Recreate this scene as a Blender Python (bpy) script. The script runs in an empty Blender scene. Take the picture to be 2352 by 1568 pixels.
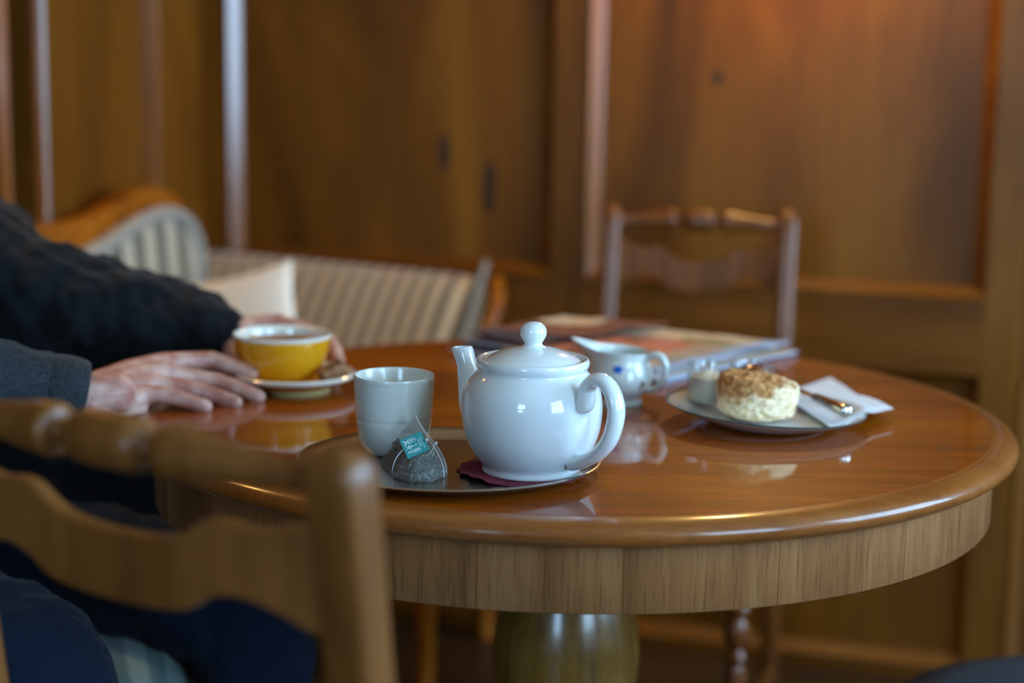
import bpy, bmesh, math, random
from mathutils import Vector, Matrix, Euler, noise
R = math.radians
PI = math.pi
random.seed(7)
S = bpy.context.scene
COL = S.collection

# ------------------------------------------------------------------ camera
cam_d = bpy.data.cameras.new('camera')
cam = bpy.data.objects.new('camera', cam_d)
COL.objects.link(cam)
S.camera = cam
PITCH, ROLL = R(9.6), R(0.95)
fw = Vector((0, math.cos(PITCH), -math.sin(PITCH)))
rt = Vector((1, 0, 0))
up = rt.cross(fw)
r2 = math.cos(ROLL) * rt + math.sin(ROLL) * up
u2 = -math.sin(ROLL) * rt + math.cos(ROLL) * up
cam.matrix_world = Matrix(((r2.x, u2.x, -fw.x, 0), (r2.y, u2.y, -fw.y, 0), (r2.z, u2.z, -fw.z, 1.20), (0, 0, 0, 1)))
cam_d.sensor_width = 36
cam_d.lens = 61.22
cam_d.clip_start = 0.05
cam_d.dof.use_dof = True
cam_d.dof.focus_distance = 1.80
cam_d.dof.aperture_fstop = 1.9
cam_d.dof.aperture_blades = 0

# ------------------------------------------------------------------ view, world, lights
S.view_settings.view_transform = 'Standard'
S.view_settings.look = 'None'
S.view_settings.exposure = 0.84
S.view_settings.gamma = 1
S.view_settings.use_curve_mapping = False
S.cycles.use_denoising = True
S.cycles.max_bounces = 10
S.cycles.transparent_max_bounces = 16
S.cycles.caustics_reflective = False
S.cycles.caustics_refractive = False
S.cycles.sample_clamp_indirect = 6.0

w = bpy.data.worlds.new('overcast sky')
S.world = w
w.use_nodes = True
bgn = w.node_tree.nodes['Background']
bgn.inputs[0].default_value = (0.40, 0.68, 1.0, 1)
bgn.inputs[1].default_value = 14.5

# room frame: corner C0, u along the back wall, n from the back wall towards the viewer
C0 = Vector((-0.672, 3.702, 0))
UX = Vector((0.958, -0.287, 0)).normalized()
NX = Vector((-0.287, -0.958, 0)).normalized()
RW, RD, RH = 3.40, 5.2, 2.45          # room width, depth, height


def room(s, t, z=0.0):
    return C0 + UX * s + NX * t + Vector((0, 0, z))


WINDOWS = [(0.45, 1.95), (2.55, 3.75)]   # spans along the right wall
WZ0, WZ1 = 0.82, 2.12


def portal(name, loc, face, sx, sz):
    l = bpy.data.lights.new(name, 'AREA')
    l.shape = 'RECTANGLE'
    l.size, l.size_y = sx, sz
    l.cycles.is_portal = True
    o = bpy.data.objects.new(name, l)
    COL.objects.link(o)
    o.location = loc
    o.rotation_euler = face.to_track_quat('-Z', 'Z').to_euler()
    return o


for i, (t0, t1) in enumerate(WINDOWS):
    portal('window_portal', room(RW + 0.13, (t0 + t1) / 2, (WZ0 + WZ1) / 2), -UX, t1 - t0, WZ1 - WZ0)
portal('window_portal', room(1.15, RD + 0.13, 1.47), -NX, 0.8, 1.2)


def lamp(name, loc, col, watts, rad):
    l = bpy.data.lights.new(name, 'POINT')
    l.color = col
    l.energy = watts
    l.shadow_soft_size = rad
    o = bpy.data.objects.new(name, l)
    COL.objects.link(o)
    o.location = loc
    return o


WARM = (1.0, 0.72, 0.30)
lamp('wall_lamp_light', room(1.24, 0.17, 1.62), WARM, 8, 0.035)
lamp('wall_lamp_light', room(0.17, 1.2, 1.70), WARM, 8, 0.035)

# ------------------------------------------------------------------ helpers


def tag(o, label=None, cat=None, group=None, kind=None):
    if label: o['label'] = label
    if cat: o['category'] = cat
    if group: o['group'] = group
    if kind: o['kind'] = kind
    return o


def empty(name, loc=(0, 0, 0), rz=0.0, label=None, cat=None, group=None):
    o = bpy.data.objects.new(name, None)
    o.empty_display_size = 0.02
    COL.objects.link(o)
    o.location = loc
    o.rotation_euler = (0, 0, rz)
    return tag(o, label, cat, group)


def obj(name, bm, mat=None, parent=None, smooth=True, loc=None):
    me = bpy.data.meshes.new(name)
    bm.normal_update()
    bm.to_mesh(me)
    bm.free()
    if smooth:
        for p in me.polygons: p.use_smooth = True
        me.set_sharp_from_angle(angle=R(48))
    mats = mat if isinstance(mat, (list, tuple)) else [mat]
    for m in mats:
        if m: me.materials.append(m)
    o = bpy.data.objects.new(name, me)
    COL.objects.link(o)
    if parent: o.parent = parent
    if loc is not None: o.location = loc
    return o


def bev(o, w=0.003, seg=2, ang=35):
    m = o.modifiers.new('bevel', 'BEVEL')
    m.width = w; m.segments = seg; m.limit_method = 'ANGLE'; m.angle_limit = R(ang)
    m.harden_normals = False
    return o


def sub(o, n=1):
    m = o.modifiers.new('subdiv', 'SUBSURF')
    m.levels = n; m.render_levels = n
    return o


def box(bm, x0, x1, y0, y1, z0, z1, mi=0):
    v = [bm.verts.new(p) for p in ((x0, y0, z0), (x1, y0, z0), (x1, y1, z0), (x0, y1, z0), (x0, y0, z1), (x1, y0, z1), (x1, y1, z1), (x0, y1, z1))]
    for f in ((3, 2, 1, 0), (4, 5, 6, 7), (0, 1, 5, 4), (1, 2, 6, 5), (2, 3, 7, 6), (3, 0, 4, 7)):
        bm.faces.new([v[i] for i in f]).material_index = mi
    return v


def newbox(name, dims, mat, parent=None, b=0.002, loc=None):
    bm = bmesh.new()
    box(bm, *dims)
    o = obj(name, bm, mat, parent, smooth=False, loc=loc)
    if b: bev(o, b, 2)
    return o


def lathe(bm, prof, seg=64, closed=False, fn=None, mi=0):
    """prof: list of (r, z); fn(angle, r, z) -> Vector to bend the result"""
    rings = []
    for r, z in prof:
        if r < 1e-6:
            rings.append([bm.verts.new(fn(0, 0, z) if fn else (0, 0, z))])
        else:
            rings.append([bm.verts.new(fn(2 * PI * i / seg, r, z) if fn else (r * math.cos(2 * PI * i / seg), r * math.sin(2 * PI * i / seg), z)) for i in range(seg)])
    pairs = list(zip(rings, rings[1:]))
    if closed: pairs.append((rings[-1], rings[0]))
    for a, b in pairs:
        for i in range(seg):
            j = (i + 1) % seg
            if len(a) == 1 and len(b) == 1: continue
            if len(a) == 1: f = (a[0], b[j], b[i])
            elif len(b) == 1: f = (a[i], a[j], b[0])
            else: f = (a[i], a[j], b[j], b[i])
            bm.faces.new(f).material_index = mi
    return rings


def spline(pts, n):
    """Catmull-Rom through tuples of any length"""
    out = []
    P = [pts[0]] + list(pts) + [pts[-1]]
    for k in range(1, len(P) - 2):
        a, b, c, d = P[k - 1], P[k], P[k + 1], P[k + 2]
        for i in range(n):
            t = i / n
            out.append(tuple(0.5 * ((2 * b[q]) + (-a[q] + c[q]) * t + (2 * a[q] - 5 * b[q] + 4 * c[q] - d[q]) * t * t + (-a[q] + 3 * b[q] - 3 * c[q] + d[q]) * t ** 3) for q in range(len(b))))
    out.append(tuple(pts[-1]))
    return out


def sweep(bm, pts, rad, seg=16, sx=1.0, sy=1.0, side=None, cap=True, mi=0, power=2.0, rings_out=None):
    """tube along pts; rad float or list; side: fixed side vector"""
    pts = [Vector(p) for p in pts]
    n = len(pts)
    rings = []
    prev = None
    for i, p in enumerate(pts):
        t = (pts[min(i + 1, n - 1)] - pts[max(i - 1, 0)]).normalized()
        if side is not None:
            s = Vector(side); s = (s - t * s.dot(t)).normalized()
        else:
            ref = prev if prev is not None else (Vector((0, 0, 1)) if abs(t.z) < 0.9 else Vector((1, 0, 0)))
            s = (ref - t * ref.dot(t)).normalized()
            prev = s
        b = t.cross(s)
        r = rad[i] if isinstance(rad, (list, tuple)) else rad
        ring = []
        for k in range(seg):
            a = 2 * PI * k / seg
            ca, sa = math.cos(a), math.sin(a)
            if power != 2.0:
                ca = math.copysign(abs(ca) ** (2 / power), ca); sa = math.copysign(abs(sa) ** (2 / power), sa)
            ring.append(bm.verts.new(p + s * (r * sx * ca) + b * (r * sy * sa)))
        rings.append(ring)
    for a, b in zip(rings, rings[1:]):
        for k in range(seg):
            bm.faces.new((a[k], a[(k + 1) % seg], b[(k + 1) % seg], b[k])).material_index = mi
    if cap:
        bm.faces.new(list(reversed(rings[0]))).material_index = mi
        bm.faces.new(rings[-1]).material_index = mi
    if rings_out is not None: rings_out.extend(rings)
    return bm


def ball(bm, c, r, seg=16, sx=1, sy=1, sz=1, mi=0):
    res = bmesh.ops.create_uvsphere(bm, u_segments=seg, v_segments=max(6, seg // 2), radius=r)
    for v in res['verts']:
        v.co = Vector((v.co.x * sx, v.co.y * sy, v.co.z * sz)) + Vector(c)
    for f in {f for v in res['verts'] for f in v.link_faces}: f.material_index = mi


def prism(bm, poly, y0, y1, mi=0):
    """poly of (x, z), extruded along y"""
    a = [bm.verts.new((x, y0, z)) for x, z in poly]
    b = [bm.verts.new((x, y1, z)) for x, z in poly]
    n = len(poly)
    for i in range(n):
        bm.faces.new((a[i], a[(i + 1) % n], b[(i + 1) % n], b[i])).material_index = mi
    bm.faces.new(list(reversed(a))).material_index = mi
    bm.faces.new(b).material_index = mi
    bmesh.ops.recalc_face_normals(bm, faces=bm.faces[:])


def blob(name, chains, mat, parent, voxel=0.002, smooth=6, seg=14, extra=None):
    """one continuous skin grown over tapered limbs: chains of (x, y, z, r)"""
    bm = bmesh.new()
    for ch in chains:
        for i, c in enumerate(ch):
            ball(bm, c[:3], c[3], seg)
            if i:
                sweep(bm, [ch[i - 1][:3], c[:3]], [ch[i - 1][3], c[3]], seg)
    if extra: extra(bm)
    o = obj(name, bm, mat, parent)
    m = o.modifiers.new('remesh', 'REMESH')
    m.mode = 'VOXEL'; m.voxel_size = voxel; m.use_smooth_shade = True
    if smooth:
        s = o.modifiers.new('smooth', 'SMOOTH')
        s.factor = 0.5; s.iterations = smooth
    return o


def displace(o, size, strength, kind='CLOUDS'):
    t = bpy.data.textures.new(o.name + '_folds', kind)
    t.noise_scale = size
    m = o.modifiers.new('folds', 'DISPLACE')
    m.texture = t; m.strength = strength; m.mid_level = 0.5
    m.texture_coords = 'GLOBAL'
    return o


# ------------------------------------------------------------------ materials


def srgb(r, g, b):
    f = lambda c: (c / 255 / 12.92) if c <= 10.3 else ((c / 255 + 0.055) / 1.055) ** 2.4
    return (f(r), f(g), f(b), 1)


def mat(name, col, rough=0.5, coat=0.0, metal=0.0, trans=0.0, sheen=0.0, sss=0.0, ior=1.45, spec=0.5, coat_rough=0.05):
    m = bpy.data.materials.new(name)
    m.use_nodes = True
    b = m.node_tree.nodes['Principled BSDF']
    b.inputs['Base Color'].default_value = col
    b.inputs['Roughness'].default_value = rough
    b.inputs['Metallic'].default_value = metal
    b.inputs['Coat Weight'].default_value = coat
    b.inputs['Coat Roughness'].default_value = coat_rough
    b.inputs['Transmission Weight'].default_value = trans
    b.inputs['Sheen Weight'].default_value = sheen
    b.inputs['Subsurface Weight'].default_value = sss
    b.inputs['IOR'].default_value = ior
    b.inputs['Specular IOR Level'].default_value = spec
    return m


class NT:
    def __init__(s, m):
        s.t = m.node_tree
        s.b = s.t.nodes['Principled BSDF']

    def n(s, typ, **kw):
        nd = s.t.nodes.new(typ)
        for k, v in kw.items():
            if k in nd.inputs.keys(): nd.inputs[k].default_value = v
            else: setattr(nd, k, v)
        return nd

    def l(s, a, b):
        s.t.links.new(a, b)

    def ramp(s, fac, stops):
        r = s.n('ShaderNodeValToRGB')
        while len(r.color_ramp.elements) < len(stops): r.color_ramp.elements.new(0.5)
        for e, (p, c) in zip(r.color_ramp.elements, stops):
            e.position = p; e.color = c
        s.l(fac, r.inputs[0])
        return r.outputs[0]

    def bump(s, h, strength=0.3, dist=0.001):
        b = s.n('ShaderNodeBump', Strength=strength, Distance=dist)
        s.l(h, b.inputs['Height'])
        s.l(b.outputs[0], s.b.inputs['Normal'])


def wood(name, dark, mid, light, axis=2, scale=1.0, rough=0.35, coat=0.3, coat_rough=0.12, figure=1.0, pores=0.3, bump=0.15, spec=0.5):
    """varnished wood; grain runs along the object's own axis"""
    m = mat(name, mid, rough, coat, coat_rough=coat_rough, spec=spec)
    q = NT(m)
    tc = q.n('ShaderNodeTexCoord')
    oi = q.n('ShaderNodeObjectInfo')
    mul = q.n('ShaderNodeVectorMath', operation='SCALE')
    q.l(oi.outputs['Random'], mul.inputs['Scale']); mul.inputs[0].default_value = (7.3, 3.1, 5.7)
    add = q.n('ShaderNodeVectorMath', operation='ADD')
    q.l(tc.outputs['Object'], add.inputs[0]); q.l(mul.outputs[0], add.inputs[1])

    def mapped(along, across):
        mp = q.n('ShaderNodeMapping')
        sc = [across * scale] * 3; sc[axis] = along * scale
        mp.inputs['Scale'].default_value = sc
        q.l(add.outputs[0], mp.inputs[0])
        return mp.outputs[0]
    fig = q.n('ShaderNodeTexNoise', Scale=1.0, Detail=3.0, Roughness=0.55, Distortion=0.8)
    q.l(mapped(1.3, 5.5), fig.inputs['Vector'])
    gr = q.n('ShaderNodeTexNoise', Scale=1.0, Detail=5.0, Roughness=0.6, Distortion=0.3)
    q.l(mapped(2.2, 55.0), gr.inputs['Vector'])
    por = q.n('ShaderNodeTexNoise', Scale=1.0, Detail=2.0, Roughness=0.7)
    q.l(mapped(14.0, 420.0), por.inputs['Vector'])
    mx = q.n('ShaderNodeMath', operation='MULTIPLY_ADD')
    q.l(fig.outputs[0], mx.inputs[0]); mx.inputs[1].default_value = 0.75 * figure
    g2 = q.n('ShaderNodeMath', operation='MULTIPLY'); q.l(gr.outputs[0], g2.inputs[0]); g2.inputs[1].default_value = 1.0 - 0.75 * figure
    q.l(g2.outputs[0], mx.inputs[2])
    col = q.ramp(mx.outputs[0], [(0.30, dark), (0.50, mid), (0.72, light)])
    pr = q.ramp(por.outputs[0], [(0.34, (0.35, 0.3, 0.27, 1)), (0.47, (1, 1, 1, 1))])
    mm = q.n('ShaderNodeMix', data_type='RGBA', blend_type='MULTIPLY')
    mm.inputs[0].default_value = pores
    q.l(col, mm.inputs[6]); q.l(pr, mm.inputs[7])
    q.l(mm.outputs[2], q.b.inputs['Base Color'])
    q.bump(por.outputs[0], bump, 0.0004)
    return m


KNOTS = ((0.551, 0.987, 0.011, 0.040), (0.649, 0.92, 0.013, 0.055), (1.106, 1.147, 0.010, 0.012))
M = {}
M['panel'] = wood('dark varnished wall panel wood', srgb(72, 37, 0), srgb(108, 60, 4), srgb(140, 86, 16), 2, 0.75, 0.5, 0.10, 0.32, figure=1.2, pores=0.12, spec=0.25)
M['stile'] = wood('varnished wall frame wood', srgb(80, 42, 2), srgb(114, 66, 8), srgb(140, 86, 18), 2, 0.8, 0.5, 0.12, 0.3, figure=0.7, pores=0.12, spec=0.25)
M['rail'] = wood('varnished wall rail wood', srgb(74, 35, 2), srgb(106, 57, 5), srgb(130, 76, 12), 0, 0.8, 0.5, 0.08, 0.3, figure=0.7, pores=0.12, spec=0.25)
M['bead'] = wood('polished moulding wood', srgb(92, 50, 14), srgb(128, 76, 28), srgb(152, 98, 44), 2, 0.8, 0.30, 0.9, 0.22, figure=0.5, pores=0.05)
M['table_top'] = wood('polished walnut table veneer', srgb(96, 38, 0), srgb(146, 68, 0), srgb(176, 94, 4), 0, 1.0, 0.45, 0.9, 0.045, figure=0.8, pores=0.45, bump=0.03, spec=0.15)
M['table_edge'] = wood('table edge wood', srgb(104, 52, 14), srgb(138, 76, 26), srgb(160, 98, 42), 0, 1.0, 0.38, 0.6, 0.14, figure=0.8, pores=0.35, spec=0.3)
M['apron'] = wood('table apron veneer', srgb(112, 68, 34), srgb(146, 96, 54), srgb(172, 124, 78), 2, 1.3, 0.48, 0.12, 0.3, figure=0.85, pores=0.6, bump=0.4, spec=0.3)
M['pedestal'] = wood('turned pedestal wood', srgb(70, 44, 12), srgb(116, 80, 28), srgb(146, 106, 46), 2, 1.2, 0.30, 0.6, 0.14, figure=0.5, pores=0.5)
M['chair'] = wood('chair wood', srgb(80, 43, 12), srgb(120, 72, 28), srgb(146, 94, 44), 2, 1.3, 0.45, 0.35, 0.25, figure=0.9, pores=0.35, spec=0.3)
M['chair_far'] = wood('reddish chair wood', srgb(80, 38, 10), srgb(118, 62, 20), srgb(144, 82, 34), 2, 1.3, 0.38, 0.5, 0.22, figure=0.5, pores=0.2, spec=0.3)
M['sofa_wood'] = wood('sofa frame wood', srgb(104, 50, 4), srgb(156, 84, 10), srgb(184, 108, 22), 0, 1.2, 0.42, 0.25, 0.2, figure=0.5, pores=0.2, spec=0.25)
M['knot'] = mat('dark wood knot', srgb(52, 26, 2), 0.5)
M['floor'] = wood('dark floor plank wood', srgb(40, 24, 10), srgb(62, 38, 18), srgb(84, 54, 28), 0, 1.0, 0.45, 0.2, 0.3, figure=0.6, pores=0.4)
M['plaster'] = mat('cream plaster', srgb(196, 176, 144), 0.9)
M['sash'] = mat('painted window sash', srgb(190, 180, 160), 0.5)
M['porcelain'] = mat('white glazed porcelain', srgb(222, 226, 226), 0.12, 0.6, coat_rough=0.02, sss=0.0)
M['stoneware'] = mat('pale grey glazed stoneware', srgb(212, 212, 202), 0.2, 0.4, coat_rough=0.06)
M['jug'] = mat('jug porcelain', srgb(206, 210, 204), 0.15, 0.5, coat_rough=0.04)
M['blue_print'] = mat('blue flower print', srgb(0, 96, 190), 0.25, 0.4)
M['brown_print'] = mat('brown flower print', srgb(140, 118, 108), 0.3, 0.4)
M['yellow'] = mat('yellow glaze', srgb(218, 150, 22), 0.16, 0.6, coat_rough=0.04)
M['cream_glaze'] = mat('cream white glaze', srgb(220, 214, 200), 0.15, 0.5)
M['foot'] = mat('unglazed cream clay', srgb(170, 150, 96), 0.7)
M['steel'] = mat('brushed stainless steel', srgb(176, 166, 156), 0.26, metal=1.0)
M['cutlery'] = mat('polished cutlery steel', srgb(200, 196, 190), 0.12, metal=1.0)
M['napkin_red'] = mat('dark red paper', srgb(112, 24, 48), 0.9)
M['paper'] = mat('white napkin paper', srgb(214, 208, 206), 0.9, sheen=0.2)
M['coffee'] = mat('milky coffee', srgb(140, 92, 56), 0.3)
M['foam'] = mat('milk foam', srgb(196, 150, 104), 0.5)
M['glass'] = mat('clear glass', (0.93, 0.97, 0.95, 1), 0.02, trans=1.0)
M['cream'] = mat('clotted cream', srgb(222, 214, 196), 0.5, sss=0.1)
M['jam'] = mat('dark berry jam', srgb(86, 40, 24), 0.15, 0.5)
M['biscuit'] = mat('brown caramel biscuit', srgb(140, 92, 58), 0.8)
M['plate_edge'] = mat('dark green painted plate line', srgb(52, 66, 62), 0.2, 0.5)
M['pillow'] = mat('off white cushion cloth', srgb(255, 236, 214), 0.85, sheen=0.1)
M['piping'] = mat('pale grey piping', srgb(150, 140, 128), 0.75, sheen=0.3)
M['grey_cloth'] = mat('blue grey seat cloth', srgb(72, 82, 94), 0.95, sheen=0.0, spec=0.2)
M['button'] = mat('grey blue cuff button', srgb(70, 92, 108), 0.3)
M['lip'] = mat('lip', srgb(166, 96, 88), 0.4)
M['hair'] = mat('short brown hair', srgb(46, 32, 24), 0.6)
M['shoe'] = mat('black shoe leather', srgb(24, 22, 22), 0.4)
M['string'] = mat('white cotton string', srgb(214, 218, 224), 0.7)
M['tag_teal'] = mat('teal tag card', srgb(52, 150, 148), 0.7)
M['tag_white'] = mat('white tag print', srgb(222, 236, 240), 0.7)
M['lamp_shade'] = mat('lamp shade', srgb(220, 180, 120), 0.8)
M['brass'] = mat('aged brass', srgb(160, 120, 60), 0.3, metal=1.0)
b_ = M['lamp_shade'].node_tree.nodes['Principled BSDF']
b_.inputs['Emission Color'].default_value = (1.0, 0.55, 0.2, 1); b_.inputs['Emission Strength'].default_value = 3.0


def noisy(m, sc, amt, dist=0.001, lo=None, hi=None, detail=3.0, coord='Object'):
    q = NT(m)
    tc = q.n('ShaderNodeTexCoord')
    nz = q.n('ShaderNodeTexNoise', Scale=sc, Detail=detail)
    q.l(tc.outputs[coord], nz.inputs['Vector'])
    if lo: q.l(q.ramp(nz.outputs[0], [(0.35, lo), (0.65, hi)]), q.b.inputs['Base Color'])
    if amt: q.bump(nz.outputs[0], amt, dist)
    return m


noisy(M['grey_cloth'], 500, 0.6, 0.001, srgb(28, 31, 37), srgb(66, 70, 78))
noisy(M['pillow'], 300, 0.3)
noisy(M['paper'], 400, 0.15, 0.0005)
noisy(M['napkin_red'], 300, 0.4, 0.001, srgb(94, 18, 40), srgb(130, 34, 60))
noisy(M['biscuit'], 120, 0.8, 0.002, srgb(108, 66, 38), srgb(166, 116, 76))
noisy(M['coffee'], 30, 0, 0.001, srgb(116, 70, 36), srgb(168, 116, 72))
noisy(M['porcelain'], 25, 0.03, 0.0006)

# brushed tray
q = NT(M['steel'])
tc = q.n('ShaderNodeTexCoord'); mp = q.n('ShaderNodeMapping'); mp.inputs['Scale'].default_value = (6, 900, 6)
nz = q.n('ShaderNodeTexNoise', Scale=1.0, Detail=2.0)
q.l(tc.outputs['Object'], mp.inputs[0]); q.l(mp.outputs[0], nz.inputs['Vector']); q.bump(nz.outputs[0], 0.08, 0.0003)


def stripes(name, a, b, per, axis=0, rough=0.85, thin=None):
    m = mat(name, a, rough, sheen=0.3)
    q = NT(m)
    tc = q.n('ShaderNodeTexCoord'); sp = q.n('ShaderNodeSeparateXYZ')
    q.l(tc.outputs['UV'], sp.inputs[0])
    mu = q.n('ShaderNodeMath', operation='MULTIPLY'); q.l(sp.outputs[axis], mu.inputs[0]); mu.inputs[1].default_value = 2 * PI / per
    si = q.n('ShaderNodeMath', operation='SINE'); q.l(mu.outputs[0], si.inputs[0])
    ma = q.n('ShaderNodeMath', operation='MULTIPLY_ADD'); q.l(si.outputs[0], ma.inputs[0]); ma.inputs[1].default_value = 0.5; ma.inputs[2].default_value = 0.5
    q.l(q.ramp(ma.outputs[0], [(0.30, a), (0.62, b)]), q.b.inputs['Base Color'])
    nz = q.n('ShaderNodeTexNoise', Scale=400.0, Detail=2.0); q.l(tc.outputs['Object'], nz.inputs['Vector']); q.bump(nz.outputs[0], 0.4, 0.001)
    return m


M['stripe'] = stripes('striped beige sofa cloth', srgb(116, 98, 76), srgb(204, 172, 134), 0.034)
M['stripe_end'] = stripes('striped grey sofa cloth', srgb(98, 92, 76), srgb(182, 164, 140), 0.066)
M['teal_stripe'] = stripes('teal striped seat cloth', srgb(56, 92, 92), srgb(120, 140, 136), 0.05)


def cloth(name, lo, hi, sc=700, big=6, amt=0.5):
    m = mat(name, lo, 0.95, sheen=0.06, spec=0.25)
    q = NT(m)
    tc = q.n('ShaderNodeTexCoord')
    nz = q.n('ShaderNodeTexNoise', Scale=sc, Detail=2.0); q.l(tc.outputs['Object'], nz.inputs['Vector'])
    nb = q.n('ShaderNodeTexNoise', Scale=big, Detail=3.0); q.l(tc.outputs['Object'], nb.inputs['Vector'])
    ad = q.n('ShaderNodeMath', operation='MULTIPLY_ADD'); q.l(nz.outputs[0], ad.inputs[0]); ad.inputs[1].default_value = 0.6
    s2 = q.n('ShaderNodeMath', operation='MULTIPLY'); q.l(nb.outputs[0], s2.inputs[0]); s2.inputs[1].default_value = 0.4; q.l(s2.outputs[0], ad.inputs[2])
    q.l(q.ramp(ad.outputs[0], [(0.38, lo), (0.62, hi)]), q.b.inputs['Base Color'])
    q.bump(nz.outputs[0], amt, 0.001)
    return m


M['jacket'] = cloth('black navy wool jacket cloth', srgb(5, 6, 8), srgb(15, 17, 22))
M['jacket_lit'] = cloth('grey blue tweed lit jacket cloth', srgb(14, 17, 20), srgb(52, 56, 60), 420)  # lighter copy of the jacket cloth, light on the near arm painted in
M['denim'] = cloth('dark blue denim', srgb(6, 14, 28), srgb(17, 31, 52), 500)
M['denim_light'] = M['denim']

# skin
m = mat('skin', srgb(176, 128, 112), 0.42, sss=0.12)
m.node_tree.nodes['Principled BSDF'].inputs['Subsurface Radius'].default_value = (0.012, 0.005, 0.003)
m.node_tree.nodes['Principled BSDF'].inputs['Subsurface Scale'].default_value = 1.0
q = NT(m)
tc = q.n('ShaderNodeTexCoord')
nb = q.n('ShaderNodeTexNoise', Scale=38.0, Detail=4.0); q.l(tc.outputs['Object'], nb.inputs['Vector'])
q.l(q.ramp(nb.outputs[0], [(0.36, srgb(158, 100, 86)), (0.62, srgb(192, 150, 134))]), q.b.inputs['Base Color'])
nf = q.n('ShaderNodeTexNoise', Scale=260.0, Detail=3.0); q.l(tc.outputs['Object'], nf.inputs['Vector']); q.bump(nf.outputs[0], 0.25, 0.0008)
M['skin'] = m
M['nail'] = mat('fingernail', srgb(206, 160, 150), 0.25, 0.3)

# scone: pale crumb below, baked crust above, brown reaching lower on the left
m = mat('scone crumb and crust', srgb(220, 206, 160), 0.85)
q = NT(m)
tc = q.n('ShaderNodeTexCoord'); sp = q.n('ShaderNodeSeparateXYZ'); q.l(tc.outputs['Object'], sp.inputs[0])
n1 = q.n('ShaderNodeTexNoise', Scale=42.0, Detail=4.0); q.l(tc.outputs['Object'], n1.inputs['Vector'])
n2 = q.n('ShaderNodeTexNoise', Scale=160.0, Detail=4.0); q.l(tc.outputs['Object'], n2.inputs['Vector'])
a1 = q.n('ShaderNodeMath', operation='MULTIPLY_ADD'); q.l(n1.outputs[0], a1.inputs[0]); a1.inputs[1].default_value = 0.055; q.l(sp.outputs[2], a1.inputs[2])
a2 = q.n('ShaderNodeMath', operation='MULTIPLY_ADD'); q.l(sp.outputs[0], a2.inputs[0]); a2.inputs[1].default_value = -0.22; q.l(a1.outputs[0], a2.inputs[2])
crust = q.ramp(a2.outputs[0], [(0.061, (0, 0, 0, 1)), (0.070, (1, 1, 1, 1))])
c1 = q.ramp(n2.outputs[0], [(0.35, srgb(222, 184, 128)), (0.6, srgb(250, 224, 186))])
c2 = q.ramp(n2.outputs[0], [(0.32, srgb(140, 84, 38)), (0.5, srgb(190, 128, 72)), (0.66, srgb(216, 170, 108))])
mm = q.n('ShaderNodeMix', data_type='RGBA'); q.l(crust, mm.inputs[0]); q.l(c1, mm.inputs[6]); q.l(c2, mm.inputs[7])
q.l(mm.outputs[2], q.b.inputs['Base Color']); q.bump(n2.outputs[0], 0.9, 0.003)
M['scone'] = m

# tea-bag gauze and window pane: thin see-through sheets


def sheet(name, col, clear, glossy=False):
    m = bpy.data.materials.new(name); m.use_nodes = True
    t = m.node_tree; t.nodes.clear()
    out = t.nodes.new('ShaderNodeOutputMaterial'); mx = t.nodes.new('ShaderNodeMixShader'); tr = t.nodes.new('ShaderNodeBsdfTransparent')
    if glossy:
        d = t.nodes.new('ShaderNodeBsdfGlossy'); d.inputs['Roughness'].default_value = 0.02; d.inputs['Color'].default_value = col
        t.links.new(d.outputs[0], mx.inputs[2])
    else:
        d = t.nodes.new('ShaderNodeBsdfDiffuse'); d.inputs['Color'].default_value = col
        g = t.nodes.new('ShaderNodeBsdfTranslucent'); g.inputs['Color'].default_value = col
        m2 = t.nodes.new('ShaderNodeMixShader'); m2.inputs[0].default_value = 0.4
        t.links.new(d.outputs[0], m2.inputs[1]); t.links.new(g.outputs[0], m2.inputs[2]); t.links.new(m2.outputs[0], mx.inputs[2])
    mx.inputs[0].default_value = 1 - clear
    t.links.new(tr.outputs[0], mx.inputs[1]); t.links.new(mx.outputs[0], out.inputs[0])
    return m


m = bpy.data.materials.new('thin clear glass'); m.use_nodes = True
t_ = m.node_tree; t_.nodes.clear()
o_ = t_.nodes.new('ShaderNodeOutputMaterial'); x_ = t_.nodes.new('ShaderNodeMixShader'); a_ = t_.nodes.new('ShaderNodeBsdfTransparent'); g_ = t_.nodes.new('ShaderNodeBsdfGlossy'); f_ = t_.nodes.new('ShaderNodeLayerWeight')
a_.inputs[0].default_value = (0.97, 0.985, 0.98, 1); g_.inputs['Roughness'].default_value = 0.03; f_.inputs['Blend'].default_value = 0.5; p_ = t_.nodes.new('ShaderNodeMath'); p_.operation = 'POWER'; p_.inputs[1].default_value = 3.0; t_.links.new(f_.outputs['Facing'], p_.inputs[0]); k_ = t_.nodes.new('ShaderNodeMath'); k_.operation = 'MULTIPLY_ADD'; k_.inputs[1].default_value = 0.45; k_.inputs[2].default_value = 0.10; t_.links.new(p_.outputs[0], k_.inputs[0])
t_.links.new(k_.outputs[0], x_.inputs[0]); t_.links.new(a_.outputs[0], x_.inputs[1]); t_.links.new(g_.outputs[0], x_.inputs[2]); t_.links.new(x_.outputs[0], o_.inputs[0])
M['glass'] = m
M['gauze'] = sheet('tea bag gauze', srgb(206, 196, 194), 0.70)
M['pane'] = sheet('window glass', (0.9, 0.95, 1, 1), 0.92, True)
LEAF = [mat('dried leaf ' + n, c, 0.8) for n, c in (('green', srgb(92, 128, 110)), ('pale green', srgb(150, 178, 160)), ('purple', srgb(74, 62, 78)), ('brown', srgb(62, 44, 34)))]

# ------------------------------------------------------------------ setting
WM = Matrix(((UX.x, -NX.x, 0, C0.x), (UX.y, -NX.y, 0, C0.y), (0, 0, 1, 0), (0, 0, 0, 1)))   # back wall frame: x along, y into the wall


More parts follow.
